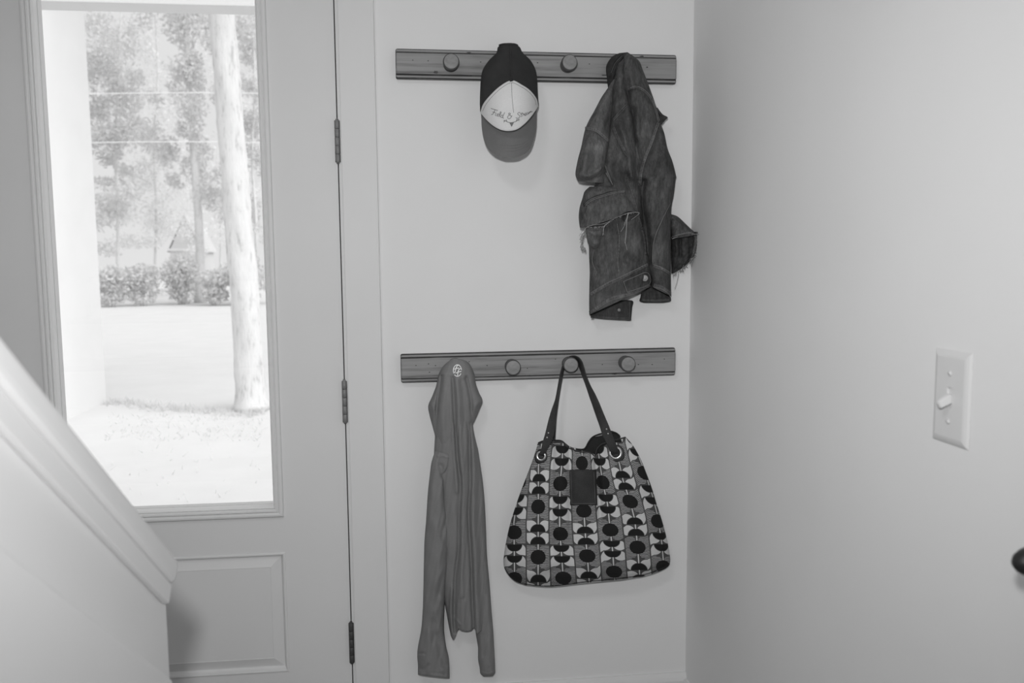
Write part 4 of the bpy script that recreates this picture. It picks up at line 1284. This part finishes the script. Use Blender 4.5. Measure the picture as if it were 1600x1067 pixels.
# right half of the body: front edge with the buttonhole flap, from the peg to the hem
rb = rows1([(530, 118, 560, 100, .050, .016), (520, 160, 640, 160, .040, .040), (515, 230, 670, 230, .036, .048), (515, 310, 702, 310, .034, .052), (520, 420, 742, 420, .032, .055), (530, 510, 772, 510, .031, .057), (540, 600, 795, 600, .030, .058), (550, 690, 826, 690, .030, .059), (560, 800, 850, 800, .029, .060), (570, 900, 884, 890, .028, .061), (580, 1000, 912, 1000, .027, .061)], JA) + \
     rows1([(560, 60, 836, 40, .026, .061), (575, 140, 824, 140, .026, .060), (590, 230, 808, 230, .025, .058), (605, 330, 806, 330, .024, .056), (615, 430, 806, 430, .024, .054), (625, 530, 805, 530, .023, .052), (640, 600, 803, 640, .023, .050), (668, 690, 804, 740, .023, .048), (672, 758, 806, 824, .023, .046)], JB)
right = loft('body_side', rb, M['denim'], jk, 220, 90, gain=1.5, wav=.0010, wavk=(.30, .09), p=2.8, folds=[
    (ja([(520, 120), (500, 260), (495, 420)]), 4, -.006), (ja([(590, 150), (580, 260), (600, 350)]), 5, .007), (ja([(640, 180), (690, 330), (760, 520)]), 4, -.004),
    (ja([(560, 370), (620, 350), (690, 385), (750, 470), (790, 600)]), 1.8, .0026, 'p', 1.6), (ja([(560, 385), (565, 500), (590, 650), (610, 750)]), 4, -.010), (ja([(640, 400), (630, 560), (625, 700)]), 6, .007),
    (ja([(600, 520), (600, 700), (640, 860), (660, 960)]), 5, -.008), (ja([(700, 450), (720, 560)]), 8, .005),
    (ja([(785, 610), (740, 740), (690, 860), (660, 960), (650, 1067)]), 2.2, .0034, 'p', 1.5), (ja([(800, 640), (760, 780), (710, 920), (690, 1040)]), 5, -.005), (ja([(850, 820), (800, 960), (760, 1060)]), 10, .007), (ja([(780, 800), (740, 980)]), 7, -.005),
    (jb([(620, 60), (610, 200), (640, 360), (650, 480), (655, 600)]), 5, -.016), (jb([(585, 60), (590, 180), (610, 330), (630, 450)]), 2.0, .004, 'p', 1.6), (jb([(700, 60), (690, 220), (670, 400)]), 9, .008), (jb([(800, 200), (740, 320), (690, 450), (682, 600)]), 1.5, .004), (jb([(780, 260), (740, 420), (735, 600)]), 8, .006),
    (jb([(690, 612), (745, 635), (800, 665)]), 1.6, .003, 'p', 1.7), (jb([(690, 745), (745, 760), (803, 800)]), 1.6, .0025, 'p', 1.7), (jb([(760, 60), (800, 120)]), 5, -.004), (jb([(790, 40), (770, 140), (780, 220)]), 6, .004)])
# left half of the body with the pocket
lb = rows1([(480, 190, 540, 140, .048, .018), (458, 290, 545, 270, .040, .036), (435, 380, 560, 390, .036, .046), (430, 500, 590, 500, .034, .052), (420, 620, 615, 620, .032, .056), (400, 760, 630, 760, .031, .058), (370, 880, 650, 880, .030, .060), (330, 1000, 655, 1000, .029, .062)], JA) + \
     rows1([(290, 100, 610, 100, .028, .062), (265, 230, 615, 230, .027, .062), (258, 350, 625, 340, .026, .061), (256, 450, 636, 430, .025, .060), (258, 560, 648, 520, .025, .058), (262, 660, 668, 590, .024, .057), (260, 740, 676, 640, .024, .056), (258, 850, 680, 690, .024, .054), (259, 948, 672, 757, .024, .052)], JB)
left = loft('body_side', lb, M['denim'], jk, 230, 110, gain=1.5, wav=.0011, wavk=(.24, .11), seed=2.2, p=2.8, folds=[
    (ja([(470, 260), (455, 400), (450, 560)]), 4, -.005), (ja([(550, 480), (500, 535), (450, 590)]), 2.2, .0030, 'p', 1.5), (ja([(450, 650), (500, 760), (550, 850)]), 2.2, .0030, 'p', 1.5), (ja([(510, 300), (505, 420)]), 5, .005), (ja([(500, 620), (540, 720), (570, 850), (590, 1000)]), 6, .010), (ja([(470, 720), (480, 860), (480, 1000)]), 8, -.008),
    (ja([(540, 560), (545, 640)]), 7, -.006), (ja([(395, 920), (450, 1060)]), 1.6, .003), (jb([(370, 0), (415, 80)]), 1.6, .003), (jb([(500, 20), (530, 120)]), 5, -.006), (jb([(510, 30), (560, 180), (600, 330), (628, 440), (640, 560)]), 2.0, .004, 'p', 1.6),
    (jb([(445, 340), (460, 450), (450, 600), (460, 670)]), 1.7, .003, 'p', 1.2), (jb([(290, 510), (280, 590), (312, 672)]), 3, -.006, 's'), (jb([(330, 480), (320, 580), (380, 690)]), 8, .004), (jb([(560, 300), (570, 450), (580, 580)]), 10, .006),
    (jb([(400, 400), (390, 560), (420, 680)]), 7, -.004), (jb([(268, 812), (380, 742), (470, 700), (560, 655), (650, 612)]), 1.8, .004, 'p', 1.5), (jb([(264, 925), (310, 895), (400, 838), (540, 800), (660, 745)]), 1.8, .003, 'p', 1.5), (jb([(290, 770), (340, 720)]), 5, .004), (jb([(450, 560), (560, 600)]), 8, -.004)])
# the dark inside of the waistband, seen below the open hem
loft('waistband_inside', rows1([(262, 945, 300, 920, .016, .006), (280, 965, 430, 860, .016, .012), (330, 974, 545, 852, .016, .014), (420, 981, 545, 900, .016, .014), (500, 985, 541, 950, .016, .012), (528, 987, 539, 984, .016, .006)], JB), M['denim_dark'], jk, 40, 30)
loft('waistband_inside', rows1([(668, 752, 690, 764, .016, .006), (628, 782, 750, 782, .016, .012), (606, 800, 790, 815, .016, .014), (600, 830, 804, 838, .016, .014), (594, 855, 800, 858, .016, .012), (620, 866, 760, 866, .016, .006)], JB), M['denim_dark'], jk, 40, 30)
# left sleeve: upper part and the rolled frayed cuff
ls_ = rows1([(452, 300, 475, 290, .050, .010), (412, 365, 462, 360, .052, .022), (368, 430, 455, 440, .054, .032), (318, 525, 446, 540, .056, .042), (276, 600, 436, 640, .058, .050), (248, 670, 428, 740, .060, .054), (222, 790, 412, 820, .062, .058), (196, 890, 398, 905, .063, .060), (181, 985, 390, 1000, .064, .056), (200, 1035, 400, 1050, .064, .040)], JA)
lsl_ = loft('sleeve', ls_, M['denim_light'], jk, 130, 60, gain=1.5, wav=.0010, wavk=(.28, .1), seed=.6, p=2.4, folds=[
    (ja([(250, 648), (300, 655), (345, 672), (425, 742)]), 2.2, .0040, 'p', 1.5), (ja([(255, 690), (340, 700), (415, 770)]), 2.5, -.003), (ja([(400, 420), (340, 540), (320, 640)]), 7, .005), (ja([(440, 480), (420, 600)]), 4, -.005), (ja([(270, 760), (240, 880), (235, 980)]), 7, .006), (ja([(340, 740), (330, 860), (300, 960)]), 9, -.006), (ja([(380, 800), (370, 940)]), 5, .005),
    (ja([(200, 990), (260, 1000), (340, 960), (385, 920)]), 4, .005), (ja([(215, 1010), (280, 1030), (370, 1000)]), 4, -.006)])
# turned-up part with the cuff band
cu = rows1([(262, 92, 440, 90, .066, .020), (228, 125, 495, 112, .064, .036), (212, 175, 524, 145, .062, .044), (194, 235, 550, 195, .061, .050), (189, 300, 580, 240, .060, .052), (196, 362, 597, 266, .060, .050)], JB)
def cuff_sag(U, T):
    k = np.clip((T - .55) / .45, 0, 1)
    return 0 * U, k * (2.5 * np.sin(U * 9 + .4) - 9.0 * np.exp(-((U - .80) / .14) ** 2) + 3.0 * np.exp(-((U - .45) / .15) ** 2))
cuff = loft('cuff', cu, M['denim_light'], jk, 80, 60, gain=1.5, sag=cuff_sag, wav=.0008, wavk=(.4, .2), seed=3, p=2.3, folds=[
    (jb([(228, 215), (270, 178), (350, 150), (420, 130), (495, 122)]), 2.0, -.006), (jb([(228, 232), (275, 192), (352, 164), (425, 145), (498, 134)]), 2.2, .004, 'p', 1.5), (jb([(212, 150), (225, 200), (228, 260)]), 2, -.005), (jb([(330, 90), (420, 100)]), 6, .004), (jb([(320, 200), (345, 300)]), 4, .003), (jb([(500, 170), (560, 250)]), 5, .003)])
loft('cuff_lining', rows1([(236, 350, 372, 338, .072, .012), (238, 385, 362, 366, .072, .022), (242, 430, 346, 420, .072, .026), (250, 470, 334, 476, .070, .024), (278, 502, 318, 500, .068, .012)], JB), M['denim_seam'], jk, 40, 30, folds=[(jb([(270, 380), (340, 375)]), 2, -.005), (jb([(255, 410), (330, 440)]), 4, -.006), (jb([(250, 380), (300, 420)]), 3, .004)])
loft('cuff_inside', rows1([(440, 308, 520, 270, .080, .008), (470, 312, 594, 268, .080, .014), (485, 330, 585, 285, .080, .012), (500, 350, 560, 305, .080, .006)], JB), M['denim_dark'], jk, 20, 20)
# right sleeve end: an open frayed ring pointing at the wall
loft('sleeve', rows1([(796, 300, 806, 276, .020, .016), (800, 360, 850, 292, .018, .034), (804, 405, 900, 338, .017, .042), (808, 430, 950, 385, .016, .046), (812, 441, 992, 412, .016, .044)], JB), M['denim'], jk, 50, 40, wav=.0008, wavk=(.5, .3), folds=[
    (jb([(815, 300), (870, 340), (940, 400)]), 3, .004), (jb([(810, 430), (900, 405), (985, 400)]), 1.6, .003, 'p', 1.6), (jb([(805, 390), (845, 375)]), 2, -.004), (jb([(812, 310), (830, 300)]), 2, -.004)])
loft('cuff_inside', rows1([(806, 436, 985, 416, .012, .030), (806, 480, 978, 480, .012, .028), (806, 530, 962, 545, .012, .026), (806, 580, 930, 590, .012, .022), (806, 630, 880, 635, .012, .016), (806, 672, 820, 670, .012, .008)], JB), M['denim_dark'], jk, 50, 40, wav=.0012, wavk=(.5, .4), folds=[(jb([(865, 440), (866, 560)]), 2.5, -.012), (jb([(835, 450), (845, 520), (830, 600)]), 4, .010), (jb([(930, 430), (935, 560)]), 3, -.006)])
loft('cuff', rows1([(950, 412, 990, 412, .030, .014), (955, 450, 993, 455, .030, .016), (948, 500, 978, 510, .030, .016), (938, 550, 962, 552, .030, .012), (918, 588, 936, 590, .028, .008)], JB), M['denim_light'], jk, 30, 16, wav=.001, wavk=(.9, .6))
# waist tab and buttons
bvj = bvh_of([left, right])
tabg = []
tl, tr, br, bl = np.array((480, 716.)), np.array((640, 655.)), np.array((668, 752.)), np.array((512, 806.))
for j in range(9):
    f = j / 8
    rowp = []
    for i in range(17):
        s_ = i / 16
        p_ = (tl * (1 - s_) + tr * s_) * (1 - f) + (bl * (1 - s_) + br * s_) * f
        p_ = p_ + np.array((22.0, 2.0)) * max(0, (s_ - .8) / .2) * (1 - (2 * f - 1) ** 2)
        rowp.append((JB[0] + p_[0] / JB[2], JB[1] + p_[1] / JB[2]))
    tabg.append(rowp)
tab = patch('waist_tab', tabg, bvj, .0034, M['denim'], jk, thick=.004)
bvt = bvh_of([tab])
tube_list('tab_stitching', [hits(bvt, jb([(490, 724), (560, 694), (634, 664), (664, 690), (658, 744), (590, 770), (516, 796)]), .0003, 1.5), hits(bvt, jb([(487, 722), (514, 798)]), .0003, 1.5)], .0006, M['denim_thread'], jk, 5)
def button(x, y, r_, bv_):
    c = hits(bv_, jb([(x, y)]), .0004)[0]
    n_ = (CAM - c).normalized()
    lathe('button', [(0.0, -0.001), (r_, -0.0005), (r_, 0.0018), (r_ * .86, 0.0030), (r_ * .7, 0.0026), (r_ * .55, 0.0030), (0.0, 0.0034)], n_, c, M['button'], jk, 22)
button(630, 703, .0078, bvt)
allj = bvh_of([o_ for o_ in jk.children if o_.type == 'MESH'])
button(458, 915, .0040, allj)
# double lines of stitching along the seams
seams = [(ja([(562, 366), (620, 346), (692, 381), (754, 468), (792, 598)]), 0), (ja([(566, 376), (620, 358), (686, 392), (744, 474), (782, 604)]), 1), (ja([(786, 614), (744, 742), (696, 862), (666, 962), (656, 1062)]), 0), (ja([(772, 612), (730, 738), (682, 856), (652, 960)]), 1), (ja([(250, 644), (300, 650), (346, 668), (426, 738)]), 0), (ja([(250, 658), (300, 664), (342, 682), (422, 752)]), 0),
         (ja([(552, 476), (500, 530), (452, 586)]), 1), (ja([(556, 488), (506, 542), (452, 600)]), 1), (ja([(450, 650), (500, 760), (550, 850)]), 1), (ja([(462, 646), (512, 756), (556, 836)]), 1), (ja([(395, 920), (450, 1060)]), 0),
         (jb([(370, 0), (415, 78)]), 0), (jb([(512, 40), (560, 180), (602, 330), (628, 440), (636, 520)]), 1), (jb([(445, 340), (460, 450), (450, 600), (460, 670)]), 0), (jb([(800, 205), (742, 320), (692, 450), (682, 560), (684, 612)]), 0),
         (jb([(228, 213), (270, 176), (350, 148), (420, 128), (494, 120)]), 0), (jb([(230, 224), (274, 186), (352, 157), (424, 138), (496, 128)]), 0), (jb([(268, 800), (380, 734), (470, 692), (560, 648), (648, 606)]), 0), (jb([(268, 822), (380, 754), (468, 712)]), 1), (jb([(262, 942), (310, 912), (400, 854), (540, 814), (670, 756)]), 0), (jb([(264, 920), (310, 890), (400, 832), (500, 806)]), 1),
         (jb([(688, 612), (745, 632), (800, 664)]), 0), (jb([(690, 628), (745, 648), (800, 680)]), 1), (jb([(682, 762), (742, 776), (800, 816)]), 0), (jb([(690, 742), (745, 756), (802, 794)]), 1), (jb([(292, 512), (280, 590), (312, 672)]), 0), (jb([(812, 428), (900, 404), (984, 400)]), 0), (ja([(520, 124), (470, 180), (440, 250)]), 1), (jb([(270, 965), (330, 968), (440, 978), (536, 978)]), 1), (jb([(530, 860), (528, 975)]), 1), (jb([(610, 852), (700, 856), (796, 850)]), 1)]
def seam_band(P_, bvh, wpx, mat, amp=.0019, per=4.4, off=.0007):
    Q = poly_smooth(P_, 1.0)
    T_ = np.gradient(Q, axis=0); T_ /= np.linalg.norm(T_, axis=1)[:, None] + 1e-9
    N_ = np.stack([-T_[:, 1], T_[:, 0]], 1)
    V_, F_ = [], []
    fr_ = (-1.0, -.75, -.3, .3, .75, 1.0)
    for i in range(len(Q)):
        k = 0.5 + 0.5 * math.sin(2 * math.pi * i / per)
        for j, f in enumerate(fr_):
            h = (0.0 if j in (0, 5) else (1.0 if j in (1, 4) else 0.25 + 0.75 * k))
            V_.append(hits(bvh, [tuple(Q[i] + N_[i] * wpx * .5 * f)], -.0006 + off * 1.2 * h + amp * h, None, .06)[0])
    for i in range(len(Q) - 1):
        for j in range(5):
            a_ = i * 6 + j
            F_.append((a_, a_ + 1, a_ + 7, a_ + 6))
    o = mesh_obj('seam', V_, F_, mat, None, True); adopt(o, jk)
    return o
bands = [(ja([(560, 374), (620, 352), (690, 387), (750, 471), (787, 600)]), 3.4, 'denim_seam'), (ja([(782, 612), (737, 740), (689, 860), (659, 962), (652, 1050)]), 4.6, 'denim_seam'), (ja([(252, 650), (300, 656), (345, 674), (424, 744)]), 4.2, 'denim_seam'), (ja([(553, 482), (503, 536), (452, 592)]), 3.4, 'denim'), (ja([(456, 650), (506, 758), (552, 842)]), 3.4, 'denim'),
         (jb([(512, 40), (560, 180), (600, 330), (628, 440), (640, 540)]), 3.2, 'denim'), (jb([(229, 219), (272, 181), (351, 153), (422, 133), (495, 124)]), 3.6, 'denim_seam'), (jb([(268, 811), (380, 744), (470, 701), (560, 657), (648, 613)]), 4.6, 'denim_seam'), (jb([(262, 932), (310, 900), (400, 843), (540, 803), (664, 748)]), 4.6, 'denim_seam'),
         (jb([(689, 620), (745, 641), (800, 672)]), 4.4, 'denim_seam'), (jb([(688, 752), (744, 766), (801, 805)]), 4.4, 'denim_seam'), (jb([(268, 960), (330, 962), (440, 972), (532, 974)]), 3.6, 'denim'), (jb([(612, 846), (700, 850), (794, 845)]), 3.6, 'denim'), (jb([(812, 426), (900, 402), (982, 398)]), 2.6, 'denim_seam')]
for (P_, wpx, mt) in bands:
    seam_band(P_, allj, wpx, M[mt])
allj = bvh_of([o_ for o_ in jk.children if o_.type == 'MESH'])
for (P_, dk) in seams:
    tube_list('stitching', [hits(allj, P_, .0004, 1.6, .06)], .00055, M['denim_stitch' if dk else 'denim_thread'], jk, 5)
# frayed threads
rr = random.Random(3)
def fringe(base, n, ln, spread, rad, dpt=None, down=(0, 1)):
    P_ = poly_smooth(base, 0.5)
    paths = []
    for k in range(n):
        x, y = P_[rr.randrange(len(P_))]
        l = ln * rr.uniform(.3, 1.0)
        pts_ = []
        cx, cy = x, y
        a_ = math.atan2(down[1], down[0]) + rr.uniform(-spread, spread)
        d0 = hits(allj, [(x, y)], .001)[0]
        dd = -d0.y
        for q in range(5):
            pts_.append(pt(cx, cy, dd + 0.002))
            a_ += rr.uniform(-.5, .5)
            cx += math.cos(a_) * l / 4; cy += math.sin(a_) * l / 4
        paths.append(pts_)
    return paths
fr = fringe(jb([(215, 385), (250, 362), (350, 356), (400, 325), (450, 295), (525, 266), (592, 266)]), 70, 4, 1.2, .0004) + fringe(jb([(205, 400), (215, 480), (228, 500)]), 40, 9, .6, .0004) + fringe(jb([(235, 370), (222, 400)]), 14, 16, .3, .0004)
fr += [[pt(*jb([p_])[0], .112) for p_ in poly_smooth(l_, 8)] for l_ in ([(520, 265), (508, 330), (504, 400), (500, 460), (512, 515)], [(516, 268), (500, 340), (470, 392)], [(522, 266), (512, 320), (506, 420), (496, 470)], [(526, 268), (505, 310), (490, 350)], [(400, 325), (362, 350), (356, 380), (348, 418)], [(396, 328), (366, 352), (352, 384), (356, 415)])]
tag(tube_list('frayed_threads', fr, .00055, M['fray'], jk, 4), kind='stuff')
tube_list('frayed_edge', [[pt(x, y, .1125) for (x, y) in poly_smooth(jb([(218, 388), (246, 362), (300, 345), (350, 340), (395, 322), (450, 294), (525, 267), (594, 268), (540, 312)]), 2)]], .0005, M['fray'], jk, 5)
fr2 = fringe(jb([(990, 415), (985, 480), (960, 550), (930, 590)]), 46, 6, 1.0, .0004) + fringe(jb([(930, 590), (880, 635), (815, 672)]), 36, 7, .6, .0004) + [[pt(*jb([p_])[0], .035) for p_ in poly_smooth(l_, 8)] for l_ in ([(942, 560), (945, 595), (940, 628)], [(855, 660), (848, 710), (830, 772)], [(890, 615), (880, 640), (890, 660)])]
tag(tube_list('frayed_threads', fr2, .0005, M['fray'], jk, 4), kind='stuff')
tube_list('frayed_edge', [[pt(x, y, .058) for (x, y) in poly_smooth(jb([(812, 440), (870, 420), (940, 408), (992, 412)]), 2)]], .0007, M['fray'], jk, 5)

# ================================================================== OUTDOORS
GZ = -0.15
def ground_obj(name, x0, x1, y0, y1, z, mat):
    return box_obj(name, x0, x1, y0, y1, z - 0.3, z, mat)
tag(ground_obj('lawn', -60, 40, 0.30, 70, GZ, M['lawn']), 'bright sunlit lawn seen through the door glass', 'lawn', kind='structure')
tag(box_obj('door_step', -2.0, -0.4, 0.142, 0.55, GZ - 0.02, -0.02, M['siding'], None, 0.01), kind='structure', label='white stone door step outside the door', cat='step')
# white wing of the house, to the left of the view
wc = ptz(166, 628, GZ)
wing = tag(box_obj('wall_wing', wc.x - 3.0, wc.x, 0.145, wc.y, GZ, 3.6, M['siding']), kind='structure')
# porch beam over the entrance
bz = pt(270, 7, -1.5).z
tag(box_obj('porch_beam', wc.x + 0.001, 1.5, 1.5, 1.62, bz, bz + 0.25, M['siding'], None, 0.004), kind='structure', label='white porch beam above the entrance', cat='beam')

def wobble_trunk(name, path, r0, r1, mat, parent, n=14, seg=40, rough=.06):
    rr = random.Random(hash(name) % 1000 + int(path[0][0] * 10))
    P_ = cr([tuple(p_) for p_ in path], np.linspace(0, 1, seg))
    verts, faces = [], []
    for i in range(seg):
        f = i / (seg - 1)
        r_ = r0 * (1 - f) + r1 * f
        if i < 4: r_ *= 1 + .35 * (1 - i / 4) ** 2
        for k in range(n):
            an = 2 * math.pi * k / n
            q = r_ * (1 + rough * math.sin(3 * an + i * .5) + rr.uniform(-rough, rough))
            verts.append((P_[i][0] + q * math.cos(an), P_[i][1] + q * math.sin(an), P_[i][2]))
    for i in range(seg - 1):
        for k in range(n):
            l = (k + 1) % n
            faces.append((i * n + k, i * n + l, (i + 1) * n + l, (i + 1) * n + k))
    faces.append(tuple(range(n - 1, -1, -1))); faces.append(tuple((seg - 1) * n + k for k in range(n)))
    o = mesh_obj(name, verts, faces, mat, None, True)
    adopt(o, parent)
    return o

def leaves(name, blobs, n, size, mat, parent, seed):
    """one crown: n small bent leaves scattered through ellipsoids (centre, radii, weight)"""
    rng = np.random.default_rng(seed)
    wts = np.array([b_[2] for b_ in blobs], float); wts /= wts.sum()
    idx = rng.choice(len(blobs), n, p=wts)
    Cc = np.array([b_[0] for b_ in blobs])[idx]; Rr = np.array([b_[1] for b_ in blobs])[idx]
    d = rng.normal(size=(n, 3)); d /= np.linalg.norm(d, axis=1)[:, None]
    c = Cc + Rr * d * (rng.random((n, 1)) ** (1 / 2.2))
    a = rng.normal(size=(n, 3)); a /= np.linalg.norm(a, axis=1)[:, None]
    b_ = np.cross(a, rng.normal(size=(n, 3))); b_ /= np.linalg.norm(b_, axis=1)[:, None]
    s = size * rng.uniform(.6, 1.3, (n, 1))
    nn = np.cross(a, b_)
    V = np.stack([c - a * s, c + b_ * s * .45 + nn * s * .15, c + a * s, c - b_ * s * .45 + nn * s * .15], 1)
    V[..., 2] = np.maximum(V[..., 2], GZ + 0.02)
    V = V.reshape(-1, 3)
    me = bpy.data.meshes.new(name)
    me.vertices.add(4 * n); me.vertices.foreach_set('co', V.ravel())
    me.loops.add(4 * n); me.loops.foreach_set('vertex_index', np.arange(4 * n))
    me.polygons.add(n); me.polygons.foreach_set('loop_start', np.arange(n) * 4)
    me.update(calc_edges=True)
    me.materials.append(mat)
    o = bpy.data.objects.new(name, me); C.objects.link(o)
    o['kind'] = 'stuff'
    adopt(o, parent)
    return o

# big pale trunk close to the door
def ep(px, py, y): return pt(px, py, -y)
tb = ptz(392, 640, GZ)
ty = tb.y
tree = tag(empty('large_tree', tb), 'tall tree with thick pale leaning trunk nearest the door', 'tree')
rw = 22 / F * (ty - CAM.y)
wobble_trunk('trunk', [(tb.x, ty, GZ), tuple(ep(384, 480, ty)), tuple(ep(370, 320, ty)), tuple(ep(358, 160, ty)), tuple(ep(346, 0, ty)), tuple(ep(338, -250, ty))], rw, rw * .78, M['bark'], tree, 18, 60, .045)
leaves('crown', [(tuple(ep(340, -420, ty)), (2.6, 1.8, 1.5), 1)], 4000, .07, M['leaf_a'], tree, 1)

def bg_tree(label, px, y, trunk_px, r0, blobs, n, mat, seed, size=.078):
    z0 = ep(px, 455, y)
    base = Vector((z0.x, y, GZ))
    t = tag(empty('background_tree', base), label, 'tree', 'trees at the far edge of the lawn')
    wobble_trunk('trunk', [(base.x, y, GZ)] + [tuple(ep(a_, b_, y)) for (a_, b_) in trunk_px], r0, r0 * .45, M['bark'], t, 10, 24, .05)
    sc = (y - CAM.y) / F
    rb = random.Random(seed)
    bl = []
    for (cx, cy, rx, rz, dy, w_) in blobs:
        for q in range(11):
            f = rb.uniform(.25, .75)
            bl.append((tuple(ep(cx + rb.gauss(0, .8) * rx, cy + rb.gauss(0, .8) * rz, y + dy + rb.uniform(-1.2, 1.2))), (rx * sc * f, .8, rz * sc * f * .8), w_ * f))
    leaves('crown', bl, int(n * 1.35), size, mat, t, seed)
bg_tree('slender pale tree trunk standing before the hedge', 312, 27, [(312, 380), (306, 280), (299, 200), (292, 60), (290, -60)], .16, [(290, 60, 38, 60, .3, 2), (300, 190, 30, 50, .5, 1.4), (292, 130, 26, 40, 0, 1), (320, 300, 34, 30, .5, .7)], 5200, M['leaf_b'], 11)
bg_tree('leafy tree beside the white house wing', 182, 30, [(184, 340), (180, 240), (185, 120), (190, 0)], .055, [(175, 150, 45, 60, 0, 2.2), (200, 230, 42, 50, 0, 1.6), (165, 60, 46, 55, .4, 1.2), (190, 330, 46, 34, .3, .8)], 8200, M['leaf_b'], 12)
bg_tree('tree right of the thick pale trunk', 398, 26, [(400, 350), (394, 250), (398, 120), (392, 0)], .055, [(392, 110, 36, 60, 0, 1.8), (398, 220, 32, 52, 0, 1.4), (392, 320, 36, 50, .3, 1.3), (398, 400, 28, 40, .3, 1)], 5600, M['leaf_b'], 13)
bg_tree('pale feathery tree in the middle distance', 240, 33, [(244, 330), (240, 220), (246, 120), (240, -20)], .055, [(240, 70, 46, 60, 0, 1.2), (250, 160, 40, 46, 0, .7), (235, 250, 46, 44, 0, 1.0), (262, 320, 46, 40, 0, 1.0), (225, 380, 52, 34, 0, 1.1)], 6000, M['leaf_a'], 14)
bg_tree('far tree at the back of the garden', 345, 36, [(345, 330), (350, 200), (346, 60)], .055, [(350, 70, 46, 56, 0, 1), (360, 200, 40, 60, 0, .8), (350, 340, 44, 60, 0, 1)], 4200, M['leaf_a'], 15)
shrub_labels = ['low leafy shrub at the foot of the white house wing', 'low shrub between the house wing and the shed', 'dark shrub under the shed roof', 'low shrub behind the slender trunk', 'low shrub beside the thick pale trunk']
for i, (px, py, rx, rz, y, n) in enumerate(((172, 436, 30, 22, 25, 1500), (222, 432, 30, 20, 25.5, 1200), (282, 424, 28, 26, 26, 1700), (335, 436, 26, 16, 25, 1200), (382, 432, 26, 26, 25, 1500))):
    c0 = ep(px, py, y); sc = (y - CAM.y) / F
    t = tag(empty('garden_shrub', (c0.x, y, GZ)), shrub_labels[i], 'shrub', 'shrubs along the far edge of the lawn')
    zb = c0.z
    leaves('foliage', [((c0.x, y, zb), (rx * sc, .7, rz * sc), 1), ((c0.x, y, (zb + GZ) / 2), (rx * sc * .8, .6, max(.1, (zb - GZ) / 2)), .5)], int(n * 1.1), .075, M['leaf_c'], t, 30 + i)
    for q in range(3):
        wobble_trunk('stem', [(c0.x + (q - 1) * .08, y, GZ), (c0.x + (q - 1) * .2, y + .05, (zb + GZ) / 2), (c0.x + (q - 1) * .35, y, zb)], .02, .008, M['bark'], t, 6, 8, .05)
# garden shed, mostly hidden by leaves
sy = 38
s0 = ep(268, 440, sy); s1 = ep(316, 440, sy); se = ep(290, 390, sy).z; sr = ep(300, 338, sy).z
shed = tag(empty('garden_shed', ((s0.x + s1.x) / 2, sy, GZ)), 'small gabled shed half hidden behind the slender tree', 'shed')
adopt(box_obj('shed_walls', s0.x, s1.x, sy, sy + 2.4, GZ, se, M['shed']), shed)
xm = (s0.x + s1.x) / 2
adopt(mesh_obj('gable', [(s0.x, sy, se), (s1.x, sy, se), (xm, sy, sr), (s0.x, sy + .1, se), (s1.x, sy + .1, se), (xm, sy + .1, sr)], [(0, 1, 2), (5, 4, 3), (0, 3, 4, 1), (1, 4, 5, 2), (2, 5, 3, 0)], M['shed']), shed)
for sg in (-1, 1):
    xe = xm + sg * ((s1.x - s0.x) / 2 + .12)
    ze = se - .12
    adopt(mesh_obj('roof_slope', [(xm, sy - .03, sr + .02), (xe, sy - .03, ze), (xe, sy + 2.5, ze), (xm, sy + 2.5, sr + .02), (xm, sy - .03, sr + .09), (xe, sy - .03, ze + .07), (xe, sy + 2.5, ze + .07), (xm, sy + 2.5, sr + .09)],
                   [(0, 1, 2, 3), (7, 6, 5, 4), (0, 4, 5, 1), (1, 5, 6, 2), (2, 6, 7, 3), (3, 7, 4, 0)], M['shed']), shed)
adopt(box_obj('eave_board', s0.x - .1, s1.x + .1, sy - .06, sy - .005, se - .06, se + .06, M['siding']), shed)
# overhead cables
for lab, ya, yb in (('upper pale cable strung across the trees', 150, 146), ('lower pale cable strung across the trees', 226, 223)):
    P_ = [ep(-120 + 760 * f, ya + (yb - ya) * f + 12 * (4 * (f - .5) ** 2) - 3, 18) for f in np.linspace(0, 1, 30)]
    tag(tube_mesh('overhead_cable', P_, .010, M['cable'], None, 6), lab, 'cable', 'overhead cables')
# ragged grass edge and tufts on the lawn
rng = np.random.default_rng(5)
pts_e = [ptz(x, y, GZ) for (x, y) in poly_smooth([(170, 630), (200, 631), (240, 637), (290, 641), (340, 645), (392, 648), (414, 640)], 1.0)]
V_, F_ = [], []
def blade(p_, h, wd, lean):
    a_ = rng.uniform(0, 2 * math.pi)
    dx, dy = math.cos(a_) * wd, math.sin(a_) * wd
    b_ = len(V_)
    V_.extend([(p_.x - dx, p_.y - dy, GZ - .005), (p_.x + dx, p_.y + dy, GZ - .005), (p_.x + rng.normal() * lean, p_.y + rng.normal() * lean, GZ + h)])
    F_.append((b_, b_ + 1, b_ + 2))
for p_ in pts_e:
    for k in range(4):
        q = p_ + Vector((rng.normal() * .04, rng.normal() * .08, 0))
        blade(q, rng.uniform(.02, .07), .006, .03)
for k in range(380):
    x, y = rng.uniform(165, 412), rng.uniform(648, 690) if k < 320 else rng.uniform(650, 786)
    blade(ptz(x, y, GZ), rng.uniform(.015, .045), .006, .03)
gt = mesh_obj('grass_tufts', V_, F_, M['leaf_b'])
tag(gt, 'ragged grass tufts along the lawn edge', 'grass', kind='stuff')
